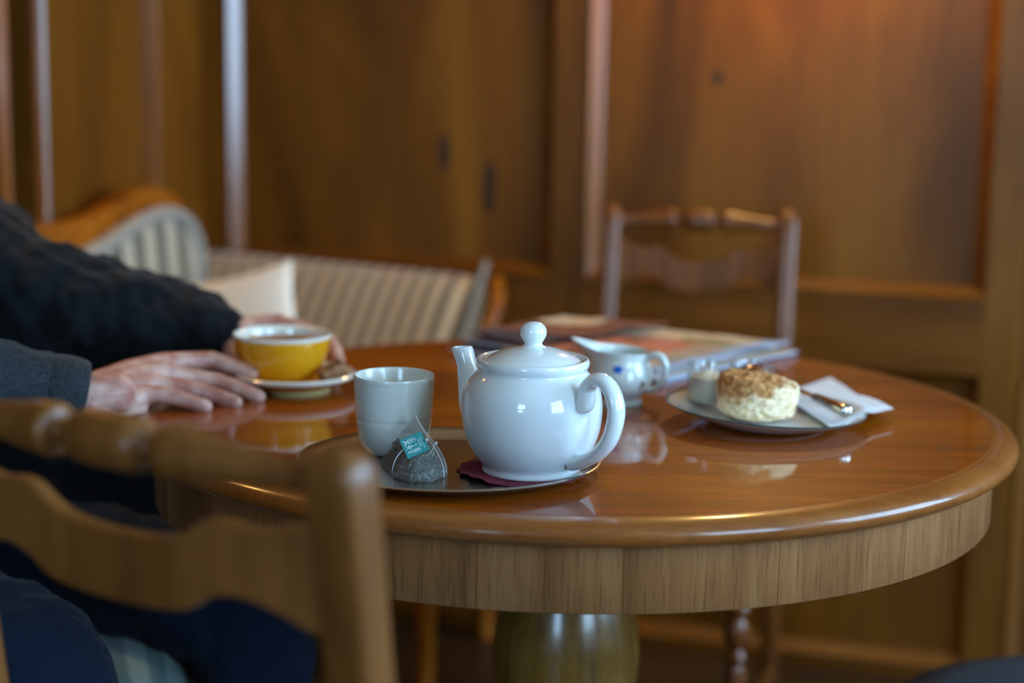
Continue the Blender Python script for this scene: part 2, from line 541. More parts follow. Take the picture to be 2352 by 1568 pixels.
def wall_frame(name, mw, length, mat_):
    bm = bmesh.new()
    box(bm, -0.05, length, 0.012, 0.12, 0, RH)
    o = obj(name, bm, mat_, smooth=False)
    o.matrix_world = mw
    o['kind'] = 'structure'
    return o


def bevel_strip(name, parent, p, q_, w_in, mat_, d0=-0.024, d1=0.0, bead=False, plain=False):
    """moulding between frame and panel. p->q_ (x,z) is the edge on the frame; w_in is the offset (dx,dz) to the panel side"""
    bm = bmesh.new()
    dx, dz = w_in
    if bead: prof = [(0, 0.012), (0, -0.030), (0.15, -0.038), (0.35, -0.043), (0.6, -0.041), (0.82, -0.030), (1, -0.012), (1, 0.012)]
    elif plain: prof = [(0, 0.012), (0, d0 + 0.001), (0.2, d0 * 0.55), (0.5, d0 * 0.2), (1, -0.001), (1, 0.012)]
    else: prof = [(0, 0.012), (0, d0 - 0.002), (0.12, d0 - 0.005), (0.3, d0 + 0.001), (0.6, d0 * 0.55), (0.85, d0 * 0.2), (1, d1 - 0.003), (1, 0.012)]
    a = [bm.verts.new((p[0] + dx * f, y, p[1] + dz * f)) for f, y in prof]
    b = [bm.verts.new((q_[0] + dx * f, y, q_[1] + dz * f)) for f, y in prof]
    n = len(prof)
    for i in range(n): bm.faces.new((a[i], a[(i + 1) % n], b[(i + 1) % n], b[i]))
    bm.faces.new(a); bm.faces.new(b)
    bmesh.ops.recalc_face_normals(bm, faces=bm.faces[:])
    return obj(name, bm, mat_, parent, smooth=False)


def panelled(wall, xs, rails, length, bead=False, x_start=0.0):
    """xs: panel spans (x0,x1); rails: z spans of panels"""
    edges = [x_start] + [x for s in xs for x in s] + [length]
    for i in range(0, len(edges), 2):
        newbox('stile', (edges[i], edges[i + 1], -0.024, 0.012, 0.0, RH), M['stile'], wall, 0.0015)
    zs = [0.0] + [z for s in rails for z in s] + [RH]
    for (x0, x1) in xs:
        for i in range(0, len(zs), 2):
            if zs[i + 1] - zs[i] > 0.003:
                newbox('rail', (x0, x1, -0.024, 0.012, zs[i], zs[i + 1]), M['rail'], wall, 0.0015)
        for (z0, z1) in rails:
            newbox('panel', (x0 + 0.001, x1 - 0.001, 0.0, 0.0115, z0 + 0.001, z1 - 0.001), M['panel'], wall, 0)
            b = 0.026
            bevel_strip('moulding', wall, (x0, z0), (x0, z1), (b, 0), M['bead'], bead=bead)
            bevel_strip('moulding', wall, (x1, z0), (x1, z1), (-b, 0), M['bead'] if bead else M['rail'], bead=bead, plain=not bead)  # side turned from the windows: shade put in as darker, duller wood
            bevel_strip('moulding', wall, (x0, z0), (x1, z0), (0, b), M['rail'])
            bevel_strip('moulding', wall, (x0, z1), (x1, z1), (0, -b), M['rail'], plain=True)


wb = wall_frame('wall_back', WM, RW, M['panel'])
tag(wb, 'dark varnished wooden wall panelling behind sofa and far chair')
panelled(wb, [(0.083, 0.785), (0.856, 1.625), (1.70, 2.45), (2.52, 3.3)], [(0.025, 0.605), (0.748, 2.25)], RW)
for kx, kz, ka, kb in KNOTS:
    bm = bmesh.new()
    vs = [bm.verts.new((ka * math.cos(2 * PI * i / 20) * (1 + 0.15 * math.sin(3 * i)), -0.0006, kb * math.sin(2 * PI * i / 20))) for i in range(20)]
    cv = bm.verts.new((0, -0.0011, 0))
    for i in range(20): bm.faces.new((cv, vs[i], vs[(i + 1) % 20]))
    kn_ = obj('knot', bm, M['knot'], wb, loc=(kx, 0, kz))
LM = Matrix(((-NX.x, -UX.x, 0, C0.x), (-NX.y, -UX.y, 0, C0.y), (0, 0, 1, 0), (0, 0, 0, 1)))
wl = wall_frame('wall_left', LM @ Matrix.Translation((-RD, 0, 0)), RD, M['panel'])
tag(wl, 'lighter panelled wall at the left behind the seated person')
panelled(wl, [(RD - 0.662, RD - 0.232), (RD - 1.5, RD - 0.76), (RD - 2.5, RD - 1.62), (RD - 3.6, RD - 2.62), (RD - 4.9, RD - 3.72)], [(0.025, 0.605), (0.748, 2.25)], RD, bead=True, x_start=0.0)

fl = bmesh.new(); box(fl, -0.2, RW + 0.2, -0.2, RD + 0.2, -0.12, -0.016)
FM = Matrix(((UX.x, NX.x, 0, C0.x), (UX.y, NX.y, 0, C0.y), (0, 0, -1, 0), (0, 0, 0, 1)))
FM = Matrix(((UX.x, NX.x, 0, C0.x), (UX.y, NX.y, 0, C0.y), (0, 0, 1, 0), (0, 0, 0, 1)))
floor = obj('floor', fl, M['floor'], smooth=False)
floor.matrix_world = FM; tag(floor, 'dark wooden plank floor', kind='structure')
bm = bmesh.new(); box(bm, 0, RW, 0, 0.1385, -0.016, 0.0)
plank0 = bev(obj('plank', bm, M['floor'], floor, smooth=False), 0.0015, 1)
for i in range(1, 37):
    p = plank0.copy(); COL.objects.link(p); p.parent = floor; p.location = (0, 0.14 * i, 0)
bm = bmesh.new(); box(bm, -0.15, RW + 0.15, -0.15, RD + 0.15, RH, RH + 0.1)
ce = obj('ceiling', bm, M['plaster'], smooth=False); ce.matrix_world = FM; tag(ce, 'cream plaster ceiling', kind='structure')


def holed_wall(name, mw, length, holes, z0, z1, lab):
    bm = bmesh.new()
    xs = [0.0] + [x for h in holes for x in h] + [length]
    for i in range(0, len(xs), 2): box(bm, xs[i], xs[i + 1], 0, 0.14, 0, RH)
    for a, b in holes:
        box(bm, a, b, 0, 0.14, 0, z0); box(bm, a, b, 0, 0.14, z1, RH)
    o = obj(name, bm, M['stile'], smooth=False); o.matrix_world = mw
    return tag(o, lab, kind='structure')


def window(name, mw, a, b, z0, z1, lab):
    bm = bmesh.new(); f = 0.05
    box(bm, a, a + f, 0.05, 0.11, z0, z1); box(bm, b - f, b, 0.05, 0.11, z0, z1)
    box(bm, a + f, b - f, 0.05, 0.11, z0, z0 + f); box(bm, a + f, b - f, 0.05, 0.11, z1 - f, z1)
    o = obj(name, bm, M['sash'], smooth=False); o.matrix_world = mw; tag(o, lab, kind='structure')
    n = max(2, round((b - a) / 0.36))
    for i in range(1, n):
        x = a + (b - a) * i / n
        newbox('glazing_bar', (x - 0.018, x + 0.018, 0.06, 0.1, z0 + f, z1 - f), M['sash'], o, 0.002)
    for k in (0.36, 0.68):
        z = z0 + (z1 - z0) * k
        newbox('glazing_bar', (a + f, b - f, 0.062, 0.098, z - 0.012, z + 0.012), M['sash'], o, 0.002)
    newbox('window_pane', (a + f, b - f, 0.079, 0.081, z0 + f, z1 - f), M['pane'], o, 0)
    newbox('window_sill', (a - 0.04, b + 0.04, -0.06, 0.05, z0 - 0.03, z0), M['sash'], o, 0.004)
    return o


RM = Matrix(((NX.x, UX.x, 0, 0), (NX.y, UX.y, 0, 0), (0, 0, 1, 0), (0, 0, 0, 1))); RM.translation = room(RW, 0)
holed_wall('wall_right', RM, RD, WINDOWS, WZ0, WZ1, 'wall with the two tall windows, at the right of the table')
for i, (a, b) in enumerate(WINDOWS): window('window_%d' % (i + 1), RM, a, b, WZ0, WZ1, ('window nearest the far chair', 'window behind the camera at the right')[i])
BM_ = Matrix(((UX.x, NX.x, 0, 0), (UX.y, NX.y, 0, 0), (0, 0, 1, 0), (0, 0, 0, 1))); BM_.translation = room(0, RD)
holed_wall('wall_front', BM_, RW, [(0.75, 1.55)], 0.87, 2.07, 'wall behind the camera with a small window')
window('window_3', BM_, 0.75, 1.55, 0.87, 2.07, 'small window behind the camera')

t = empty('coat_hook', room(0.003, 0.045, 1.30), 0, 'small dull metal coat hook high on the left wall near the corner', 'hook')
bm = bmesh.new(); sweep(bm, spline([(0, 0, 0.03), (0.012, -0.003, 0.028), (0.022, -0.006, 0.0), (0.014, -0.004, -0.024), (0.004, -0.001, -0.02)], 5), 0.0045, 10)
obj('prong', bm, M['brass'], t)
newbox('back_plate', (-0.002, 0.003, -0.009, 0.009, -0.03, 0.045), M['brass'], t, 0.001)
# ------------------------------------------------------------------ lamps (above the frame)
def wall_lamp(loc, rz, lab):
    t = empty('wall_lamp', loc, rz, lab, 'lamp', 'brass wall lamps')
    bm = bmesh.new(); lathe(bm, [(0, 0), (0.045, 0), (0.045, 0.012), (0.02, 0.022), (0, 0.022)], 24)
    for v in bm.verts: v.co = Vector((v.co.x, -v.co.z - 0.003, v.co.y + 1.6))
    obj('wall_plate', bm, M['brass'], t)
    bm = bmesh.new(); sweep(bm, spline([(0, -0.02, 1.6), (0, -0.09, 1.57), (0, -0.16, 1.58), (0, -0.17, 1.62)], 6), 0.007, 10)
    obj('arm', bm, M['brass'], t)
    bm = bmesh.new(); lathe(bm, [(0.075, 0), (0.05, 0.11), (0.048, 0.11), (0.073, 0)], 32, closed=True)
    for v in bm.verts: v.co += Vector((0, -0.17, 1.61))
    obj('lamp_shade', bm, M['lamp_shade'], t)


wall_lamp(room(1.24, 0), math.atan2(UX.y, UX.x), 'small brass wall lamp with a warm shade above the far chair')
wall_lamp(room(0, 1.2), math.atan2(UX.y, UX.x) + PI / 2, 'small brass wall lamp on the left wall above the seated person')

# ------------------------------------------------------------------ table
TX, TY, TZ = 0.075, 2.118, 0.76
table = empty('round_table', (TX, TY, 0), 0, 'large round polished brown wooden pedestal table carrying the tea things', 'table')
TR = 0.536
bm = bmesh.new()
lathe(bm, [(0, TZ - 0.003), (0.25, TZ - 0.003), (TR - 0.030, TZ - 0.003), (TR - 0.030, TZ - 0.020), (0, TZ - 0.020)], 160)
for v in bm.verts: v.co.z += 0.003
top = obj('tabletop', bm, M['table_top'], table); bev(top, 0.0005, 1)
for p in top.data.polygons: p.use_smooth = False
bm = bmesh.new()
lathe(bm, [(TR - 0.031, TZ - 0.0005), (TR - 0.026, TZ - 0.0002), (TR - 0.017, TZ - 0.001), (TR - 0.008, TZ - 0.0035), (TR - 0.002, TZ - 0.008), (TR, TZ - 0.014), (TR - 0.002, TZ - 0.020), (TR - 0.009, TZ - 0.0255), (TR - 0.016, TZ - 0.027), (TR - 0.031, TZ - 0.027)], 192, closed=True)
obj('edge_moulding', bm, M['table_edge'], table)
# veneered apron in curved sections
AR0, AR1, AZ0, AZ1 = 0.486, 0.508, TZ - 0.098, TZ - 0.0265
cuts = [0, 24, 61, 96, 130, 168, 205, 232, 258, 274, 292, 311, 331, 360]
for a0, a1 in zip(cuts, cuts[1:]):
    bm = bmesh.new(); n = max(6, (a1 - a0) // 2); rows = []
    for i in range(n + 1):
        a = R(a0 + 0.04 + (a1 - a0 - 0.08) * i / n)
        c, s_ = math.cos(a), math.sin(a)
        rows.append([bm.verts.new((r * c, r * s_, z)) for r, z in ((AR0, AZ1), (AR1, AZ1), (AR1, AZ0 + 0.001), (AR1 - 0.001, AZ0), (AR0, AZ0))])
    for p, r_ in zip(rows, rows[1:]):
        for k in range(5): bm.faces.new((p[k], r_[k], r_[(k + 1) % 5], p[(k + 1) % 5]))
    bm.faces.new(rows[0]); bm.faces.new(list(reversed(rows[-1])))
    o = obj('apron_panel', bm, M['apron'], table); bmesh_ok = True
    me = o.data
    bb = bmesh.new(); bb.from_mesh(me); bmesh.ops.recalc_face_normals(bb, faces=bb.faces[:]); bb.to_mesh(me); bb.free()
bm = bmesh.new()
box(bm, -0.40, 0.40, -0.035, 0.035, TZ - 0.075, TZ - 0.02); box(bm, -0.035, 0.035, -0.40, 0.40, TZ - 0.0749, TZ - 0.0201)
obj('cross_bearer', bm, M['pedestal'], table, smooth=False)
bm = bmesh.new()
prof = [(0, 0.685), (0.10, 0.685), (0.10, 0.670), (0.048, 0.660), (0.040, 0.640), (0.046, 0.615), (0.056, 0.590), (0.0665, 0.560), (0.080, 0.520), (0.0905, 0.480), (0.0938, 0.447), (0.0912, 0.412), (0.084, 0.378), (0.070, 0.345), (0.056, 0.315), (0.048, 0.290), (0.050, 0.278), (0.070, 0.268), (0.074, 0.255), (0.062, 0.240), (0.060, 0.16), (0.068, 0.12), (0, 0.12)]
lathe(bm, prof, 64)
o = obj('pedestal', bm, M['pedestal'], table); bmesh_ok = True
bb = bmesh.new(); bb.from_mesh(o.data); bmesh.ops.recalc_face_normals(bb, faces=bb.faces[:]); bb.to_mesh(o.data); bb.free()
for k in range(4):
    bm = bmesh.new()
    a = R(35 + 90 * k); d = Vector((math.cos(a), math.sin(a), 0))
    pts = spline([(d * 0.03 + Vector((0, 0, 0.20))), (d * 0.14 + Vector((0, 0, 0.17))), (d * 0.25 + Vector((0, 0, 0.08))), (d * 0.36 + Vector((0, 0, 0.022)))], 8)
    sweep(bm, pts, [0.04 - 0.018 * i / (len(pts) - 1) for i in range(len(pts))], 12, sx=0.7, sy=1.0, side=(-d.y, d.x, 0), power=4)
    obj('foot', bm, M['pedestal'], table)

# ------------------------------------------------------------------ chairs


def fix(o):
    bb = bmesh.new(); bb.from_mesh(o.data); bmesh.ops.recalc_face_normals(bb, faces=bb.faces[:]); bb.to_mesh(o.data); bb.free()
    return o


def chair(name, loc, rz, label, half, ptop, pr_, mw, seatm, group=None, depth=0.38, fhalf=None, railr=1.0, rec=0.075, splat_k=1.0, sq=3.2):
    t = empty(name, loc, rz, label, 'chair', group)
    fhalf = fhalf or half + 0.02

    def y_at(z):
        return -rec * max(0, (z - 0.44) / (ptop - 0.44)) ** 1.15 - 0.05 * max(0, (0.44 - z) / 0.44) ** 1.3
    for s in (-1, 1):
        bm = bmesh.new()
        zs = [0, 0.15, 0.3, 0.44, 0.55, 0.65, 0.75, 0.82, ptop - 0.045, ptop - 0.022, ptop - 0.010, ptop - 0.004, ptop]
        rr = [0.85, 0.9, 1, 1.05, 1, 1, 1, 1, 1.02, 1.04, 0.92, 0.7, 0.25]
        sweep(bm, [(s * half, y_at(z), z) for z in zs], [pr_ * r for r in rr], 20, sx=1.0, sy=0.82, side=(1, 0, 0), power=sq)
        fix(obj('back_post', bm, mw, t))
    # turned top rail
    zr = ptop - 0.027
    bm = bmesh.new()
    L = half
    pf = [(-1, .0075), (-.93, .0085), (-.90, .0125), (-.87, .0085), (-.7, .0100), (-.45, .0150), (-.33, .0175), (-.27, .0165), (-.25, .0075), (-.215, .0062), (-.185, .0080), (-.145, .0160), (0, .0180)]
    pf = pf + [(-a, b) for a, b in reversed(pf[:-1])]
    pf = spline(pf, 3)
    pts = []
    n = len(pf)
    bow = 0.010
    sweep(bm, [(a * L, y_at(zr) - bow * (1 - a * a), zr + 0.004 * (1 - a * a)) for a, b in pf], [b * railr for a, b in pf], 20)
    fix(obj('top_rail', bm, mw, t))
    # shaped splat
    k = splat_k
    tops = [(-1, .052), (-.86, .060), (-.66, .071), (-.50, .068), (-.42, .071), (-.30, .086), (-.15, .092), (0, .093)]
    bots = [(-1, .142), (-.86, .138), (-.72, .128), (-.56, .123), (-.44, .129), (-.34, .142), (-.18, .147), (0, .148)]
    tops = tops + [(-a, b) for a, b in reversed(tops[:-1])]
    bots = bots + [(-a, b) for a, b in reversed(bots[:-1])]
    tops = spline(tops, 4); bots_i = spline(bots, 4)

    def interp(arr, x):
        for (a, b), (c, d) in zip(arr, arr[1:]):
            if a <= x <= c: return b + (d - b) * (x - a) / max(1e-9, c - a)
        return arr[-1][1]
    bm = bmesh.new(); rows = []
    N = 64
    for i in range(N + 1):
        x = -1 + 2 * i / N
        z1 = ptop - interp(tops, x) * k; z0 = ptop - interp(bots_i, x) * k
        bw = 0.016 * (1 - x * x)
        rows.append([bm.verts.new((x * L, y_at((z0 + z1) / 2) - bw + dy, z)) for dy, z in ((-0.008, z0), (-0.008, (z0 + z1) / 2), (-0.008, z1), (0.008, z1), (0.008, (z0 + z1) / 2), (0.008, z0))])
    for p, r_ in zip(rows, rows[1:]):
        for q_ in range(6): bm.faces.new((p[q_], r_[q_], r_[(q_ + 1) % 6], p[(q_ + 1) % 6]))
    bm.faces.new(rows[0]); bm.faces.new(list(reversed(rows[-1])))
    o = fix(obj('splat', bm, mw, t, smooth=True)); bev(o, 0.003, 3, 50)
    # seat frame and pad
    zt = 0.43
    bm = bmesh.new()
    prism(bm, [(0, 0)] * 0 or [(-half - .015, 0), (half + .015, 0), (fhalf + .02, 1), (-fhalf - .02, 1)], 0, 1)
    for v in bm.verts:
        x, y, z = v.co
        v.co = Vector((x, -0.01 + z * (depth + 0.02), zt - 0.045 + (0.045 if y > 0.5 else 0)))
    o = fix(obj('seat_frame', bm, mw, t, smooth=False)); bev(o, 0.006, 3)
    bm = bmesh.new(); rows = []
    NN = 12
    for j in range(NN + 1):
        v_ = j / NN; y = v_ * depth; hw = (half - .01) + (fhalf - half + .01) * v_
        row = []
        for i in range(NN + 1):
            x_ = -1 + 2 * i / NN
            e = (1 - abs(x_) ** 4) * (1 - abs(2 * v_ - 1) ** 4)
            row.append(bm.verts.new((x_ * hw, 0.015 + y * 0.97, zt + 0.001 + 0.032 * max(0, e) ** 0.5)))
        rows.append(row)
    uvl = bm.loops.layers.uv.new('uv')
    for j in range(NN):
        for i in range(NN):
            f = bm.faces.new((rows[j][i], rows[j][i + 1], rows[j + 1][i + 1], rows[j + 1][i]))
            for lp in f.loops: lp[uvl].uv = (lp.vert.co.x, lp.vert.co.y)
    obj('seat', bm, seatm, t)
    # turned front legs
    for s in (-1, 1):
        bm = bmesh.new()
        lp = [(0, .0), (.016, .0), (.019, .02), (.013, .04), (.015, .06), (.019, .12), (.021, .17), (.0165, .19), (.0185, .235), (.012, .248), (.0175, .260), (.010, .273), (.0205, .285), (.0215, .31), (.0125, .325), (.022, .340), (.013, .355), (.0225, .365), (.0225, .39), (0, .39)]
        lathe(bm, lp, 24)
        for v in bm.verts: v.co += Vector((s * fhalf * 0.92, depth - 0.03, 0))
        fix(obj('front_leg', bm, mw, t))
    for s in (-1, 1):
        bm = bmesh.new(); sweep(bm, [(s * half, -0.035, 0.11), (s * fhalf * 0.92, depth - 0.03, 0.11)], 0.010, 12); obj('side_stretcher', bm, mw, t)
    bm = bmesh.new(); sweep(bm, [(-(half + fhalf * .92) / 2, depth * .45, 0.11), ((half + fhalf * .92) / 2, depth * .45, 0.11)], 0.010, 12); obj('cross_stretcher', bm, mw, t)
    return t


chair('ladderback_chair', (-0.260, 1.322, 0), R(-33.3), 'brown wooden chair with turned top rail, closest to the camera, back turned to it', 0.212, 0.93, 0.0215, M['chair'], M['teal_stripe'], railr=1.22, rec=0.062, sq=5.5)
chair('ladderback_chair', (0.310, 2.97, 0), math.atan2(0.2, -0.98), 'slim wooden chair with turned top rail, against the panelling behind the newspaper', 0.1545, 0.928, 0.0165, M['chair_far'], M['stripe'], depth=0.36, fhalf=0.13, railr=1.1)

# the person's chair: striped teal seat
t = empty('striped_chair', (-0.60, 2.16, 0), 0, 'teal striped upholstered seat the person in the dark jacket sits on', 'chair')
bm = bmesh.new(); rows = []
for j in range(15):
    v_ = j / 14; row = []
    for i in range(17):
        x_ = i / 16
        e = max(0, (1 - abs(2 * x_ - 1) ** 6) * (1 - abs(2 * v_ - 1) ** 6))
        row.append(bm.verts.new((-0.36 + 0.56 * x_, -0.235 + 0.47 * v_, 0.385 + 0.062 * e ** 0.35)))
    rows.append(row)
uvl = bm.loops.layers.uv.new('uv')
for j in range(14):
    for i in range(16):
        f = bm.faces.new((rows[j][i], rows[j][i + 1], rows[j + 1][i + 1], rows[j + 1][i]))
        for lp in f.loops: lp[uvl].uv = (lp.vert.co.x + 0.3 * lp.vert.co.y, lp.vert.co.y)
obj('seat', bm, M['teal_stripe'], t)
bm = bmesh.new()
loop = [(-0.36, -0.235, 0.388), (0.20, -0.235, 0.388), (0.20, 0.235, 0.388), (-0.36, 0.235, 0.388), (-0.36, -0.235, 0.388)]
for a, b in zip(loop, loop[1:]): sweep(bm, [a, b], 0.006, 8)
for p in loop[:4]: ball(bm, p, 0.0065, 10)
obj('piping', bm, M['piping'], t)
bev(newbox('seat_frame', (-0.36, 0.20, -0.235, 0.235, 0.33, 0.386), M['chair'], t, 0), 0.006)
for sx in (-0.33, 0.17):
    for sy in (-0.205, 0.205):
        bm = bmesh.new(); sweep(bm, [(sx, sy, 0), (sx, sy, 0.2), (sx, sy, 0.34)], [0.014, 0.02, 0.024], 16, power=4, side=(1, 0, 0)); obj('leg', bm, M['chair'], t)
bm = bmesh.new(); box(bm, -0.41, -0.36, -0.22, 0.22, 0.34, 0.92); bev(obj('backrest', bm, M['teal_stripe'], t, smooth=False), 0.02, 4)

# blue-grey chair at the lower right
t = empty('grey_chair', (0.785, 2.06, -0.0), R(8), 'blue-grey cloth upholstered chair seat at the right end of the table', 'chair')
bm = bmesh.new()
lathe(bm, [(0, 0.337), (0.22, 0.337), (0.245, 0.347), (0.252, 0.367), (0.240, 0.387), (0.19, 0.402), (0.10, 0.408), (0, 0.410)], 56, fn=lambda a, r, z: Vector((r * math.copysign(abs(math.cos(a)) ** 0.8, math.cos(a)) * 1.18, r * math.copysign(abs(math.sin(a)) ** 0.8, math.sin(a)), z)))
fix(obj('seat', bm, M['grey_cloth'], t))
bm = bmesh.new(); box(bm, -0.22, 0.22, -0.18, 0.18, 0.29, 0.336); bev(obj('seat_frame', bm, M['chair'], t, smooth=False), 0.01)
for sx in (-0.2, 0.2):
    for sy in (-0.16, 0.16):
        bm = bmesh.new(); sweep(bm, [(sx * 1.08, sy * 1.08, 0), (sx, sy, 0.31)], [0.012, 0.018], 14); obj('leg', bm, M['chair'], t)
bm = bmesh.new()
sweep(bm, spline([(0.27, -0.2, 0.86), (0.30, -0.1, 0.89), (0.305, 0, 0.895), (0.30, 0.1, 0.89), (0.27, 0.2, 0.86)], 5), 0.02, 12)
for sy in (-0.19, 0.19): sweep(bm, [(0.22, sy * 0.9, 0.37), (0.27, sy, 0.86)], 0.014, 12)
obj('back_frame', bm, M['chair'], t)

# ------------------------------------------------------------------ sofa
sofa = empty('corner_sofa', C0, math.atan2(UX.y, UX.x), 'striped beige corner sofa with carved wooden frame beneath the panelling', 'sofa')
# local: x along the wall, -y into the room
def grid_uv(bm, rows, uvf, mi=0):
    uvl = bm.loops.layers.uv.verify()
    for a, b in zip(rows, rows[1:]):
        for i in range(len(a) - 1):
            f = bm.faces.new((a[i], a[i + 1], b[i + 1], b[i])); f.material_index = mi
            for lp in f.loops: lp[uvl].uv = uvf[lp.vert]


bm = bmesh.new(); uvf = {}; rows = []
for i in range(61):
    s_ = i / 60
    x = 0.060 + 0.592 * s_
    ztop = 0.772 - 0.022 * s_ - 0.03 * max(0, (s_ - 0.93) / 0.07) ** 2
    endk = max(0, (s_ - 0.88) / 0.12)
    prof = [(-0.03, 0.40), (-0.03, ztop - 0.03), (-0.05, ztop - 0.004), (-0.085, ztop), (-0.115, ztop - 0.014), (-0.135, ztop - 0.045), (-0.16, ztop - 0.10), (-0.19, ztop - 0.17), (-0.205, ztop - 0.25), (-0.20, 0.44)]
    row = []
    dist = 0
    for k, (y, z) in enumerate(prof):
        shift = 0.02 * max(0, (ztop - z)) / 0.2 + endk * 0.0
        v = bm.verts.new((x + 0.020 * math.sin(k / 9 * PI) * endk - (ztop - z) * 0.22, y + 0.02 * endk ** 2, z))
        row.append(v); uvf[v] = (x, z)
    rows.append(row)
grid_uv(bm, rows, uvf)
for e in (rows[0], rows[-1]):
    f = bm.faces.new(e)
    for lp in f.loops: lp[bm.loops.layers.uv.verify()].uv = uvf[lp.vert]
sb = fix(obj('backrest', bm, M['stripe'], sofa)); sub(sb, 1)
bm = bmesh.new()
x = 0.060 + 0.592
prof = [(-0.085, 0.782), (-0.115, 0.766), (-0.135, 0.735), (-0.16, 0.68), (-0.19, 0.61), (-0.205, 0.53), (-0.20, 0.44)]
sweep(bm, spline([(x + 0.012 - (0.775 - z) * 0.22 + 0.012 * math.sin(i / 6 * PI), y + 0.018, z - 0.008) for i, (y, z) in enumerate(prof)], 4), 0.007, 12)
obj('piping', bm, M['piping'], sofa)
bm = bmesh.new()
pts = spline([(x + 0.035, -0.07, 0.74), (x + 0.050, -0.11, 0.70), (x + 0.035, -0.14, 0.64), (x + 0.005, -0.17, 0.56), (x + 0.03, -0.26, 0.50), (x + 0.05, -0.38, 0.47), (x + 0.05, -0.47, 0.42)], 6)
sweep(bm, pts, 0.015, 12, power=3)
obj('side_frame', bm, M['sofa_wood'], sofa)
bm = bmesh.new()
rows = []; uvf = {}
for j in range(11):
    v_ = j / 10; row = []
    for i in range(31):
        u_ = i / 30
        e = max(0, (1 - abs(2 * u_ - 1) ** 8) * (1 - abs(2 * v_ - 1) ** 6))
        v = bm.verts.new((0.10 + 0.58 * u_, -0.52 + 0.36 * v_, 0.36 + 0.09 * e ** 0.3)); row.append(v); uvf[v] = (v.co.x, v.co.y)
    rows.append(row)
grid_uv(bm, rows, uvf)
fix(obj('seat', bm, M['stripe'], sofa))
# carved front apron
bm = bmesh.new()
pl = [(0.06, 0.36), (0.72, 0.36), (0.72, 0.27)] + [(0.70 - 0.62 * k / 24, 0.30 + 0.025 * math.sin(k / 24 * PI * 4)) for k in range(25)] + [(0.06, 0.27)]
prism(bm, pl, -0.525, -0.50)
bev(obj('front_apron', bm, M['sofa_wood'], sofa, smooth=False), 0.003)
for (lx, ly) in ((0.70, -0.50), (0.10, -0.50), (0.68, -0.08), (0.10, -0.08)):
    bm = bmesh.new()
    d = 0.03 if ly < -0.3 else 0
    sweep(bm, spline([(lx, ly, 0.36), (lx + 0.01, ly - d, 0.30), (lx + 0.004, ly - d * 0.6, 0.18), (lx - 0.004, ly + d * 0.2, 0.07), (lx, ly - d * 0.5, 0.0)], 5), [0.030 - 0.014 * min(1, i / 12) + (0.004 if i > 17 else 0) for i in range(21)], 12)
    fix(obj('leg', bm, M['sofa_wood'], sofa))
# high scrolled end in the corner: padded face, piping border, wooden crest
EP = [(0.56, 0.42), (0.57, 0.60), (0.575, 0.70)]
A_ = Vector((-0.617, 3.34, 0)); B_ = Vector((-0.832, 2.86, 0))
ed = (B_ - A_).normalized(); en = Vector((ed.y, -ed.x, 0))
if en.y > 0: en = -en
LEN = (B_ - A_).length
# outline in (distance along from corner end, z)
out = spline([(0.035, 0.44), (0.030, 0.60), (0.022, 0.70), (0.0, 0.765), (0.0, 0.815), (0.028, 0.862), (0.075, 0.886), (0.135, 0.889), (0.20, 0.876), (0.30, 0.845), (0.40, 0.825), (0.52, 0.82)], 6)
def ept(a, z, off): return A_ + ed * a + en * off + Vector((0, 0, z))
inv = Matrix.Translation(C0) @ Matrix.Rotation(math.atan2(UX.y, UX.x), 4, 'Z')
inv = inv.inverted()
bm = bmesh.new(); uvf = {}
cen = (0.26, 0.62)
rings = []
for f_, off in ((1.0, -0.05), (1.0, 0.0), (0.97, 0.016), (0.86, 0.022), (0.6, 0.028), (0.3, 0.030)):
    ring = []
    for a, z in out + [(0.52, 0.44)]:
        v = bm.verts.new(inv @ ept(cen[0] + (a - cen[0]) * f_, cen[1] + (z - cen[1]) * f_, off)); ring.append(v); uvf[v] = (a if f_ == 1 else cen[0] + (a - cen[0]) * f_ , z); uvf[v] = (uvf[v][0] - 0.10 * z, z)
    rings.append(ring)
uvl = bm.loops.layers.uv.verify()
for a, b in zip(rings, rings[1:]):
    n = len(a)
    for i in range(n):
        f = bm.faces.new((a[i], a[(i + 1) % n], b[(i + 1) % n], b[i]))
        for lp in f.loops: lp[uvl].uv = uvf[lp.vert]
for rr_ in (rings[0], rings[-1]):
    f = bm.faces.new(rr_)
    for lp in f.loops: lp[uvl].uv = uvf[lp.vert]
fix(obj('scrolled_end', bm, M['stripe_end'], sofa))
bm = bmesh.new()
sweep(bm, [inv @ ept(a + 0.006, z - 0.006, 0.014) for a, z in out], 0.0155, 12, sx=1.0, sy=0.9)
obj('piping', bm, M['piping'], sofa)
# wooden crest
o1 = [(a, z) for a, z in out if z > 0.70]
crest = spline([(-0.035, 0.74), (-0.040, 0.80), (-0.015, 0.865), (0.045, 0.915), (0.11, 0.932), (0.17, 0.925), (0.25, 0.898), (0.34, 0.885), (0.45, 0.89), (0.52, 0.90)], 5)
bm = bmesh.new()
a0 = [bm.verts.new(inv @ ept(a, z, -0.055)) for a, z in crest]
a1 = [bm.verts.new(inv @ ept(a, z, -0.015)) for a, z in crest]
b0 = [bm.verts.new(inv @ ept(0.01 + (a + 0.04) * 0.9, z - 0.10, -0.055)) for a, z in crest]
b1 = [bm.verts.new(inv @ ept(0.01 + (a + 0.04) * 0.9, z - 0.10, -0.015)) for a, z in crest]
for i in range(len(crest) - 1):
    for p, q_ in ((a0, a1), (a1, b1), (b1, b0), (b0, a0)): bm.faces.new((p[i], p[i + 1], q_[i + 1], q_[i]))
bm.faces.new((a0[0], a1[0], b1[0], b0[0])); bm.faces.new((a0[-1], b0[-1], b1[-1], a1[-1]))
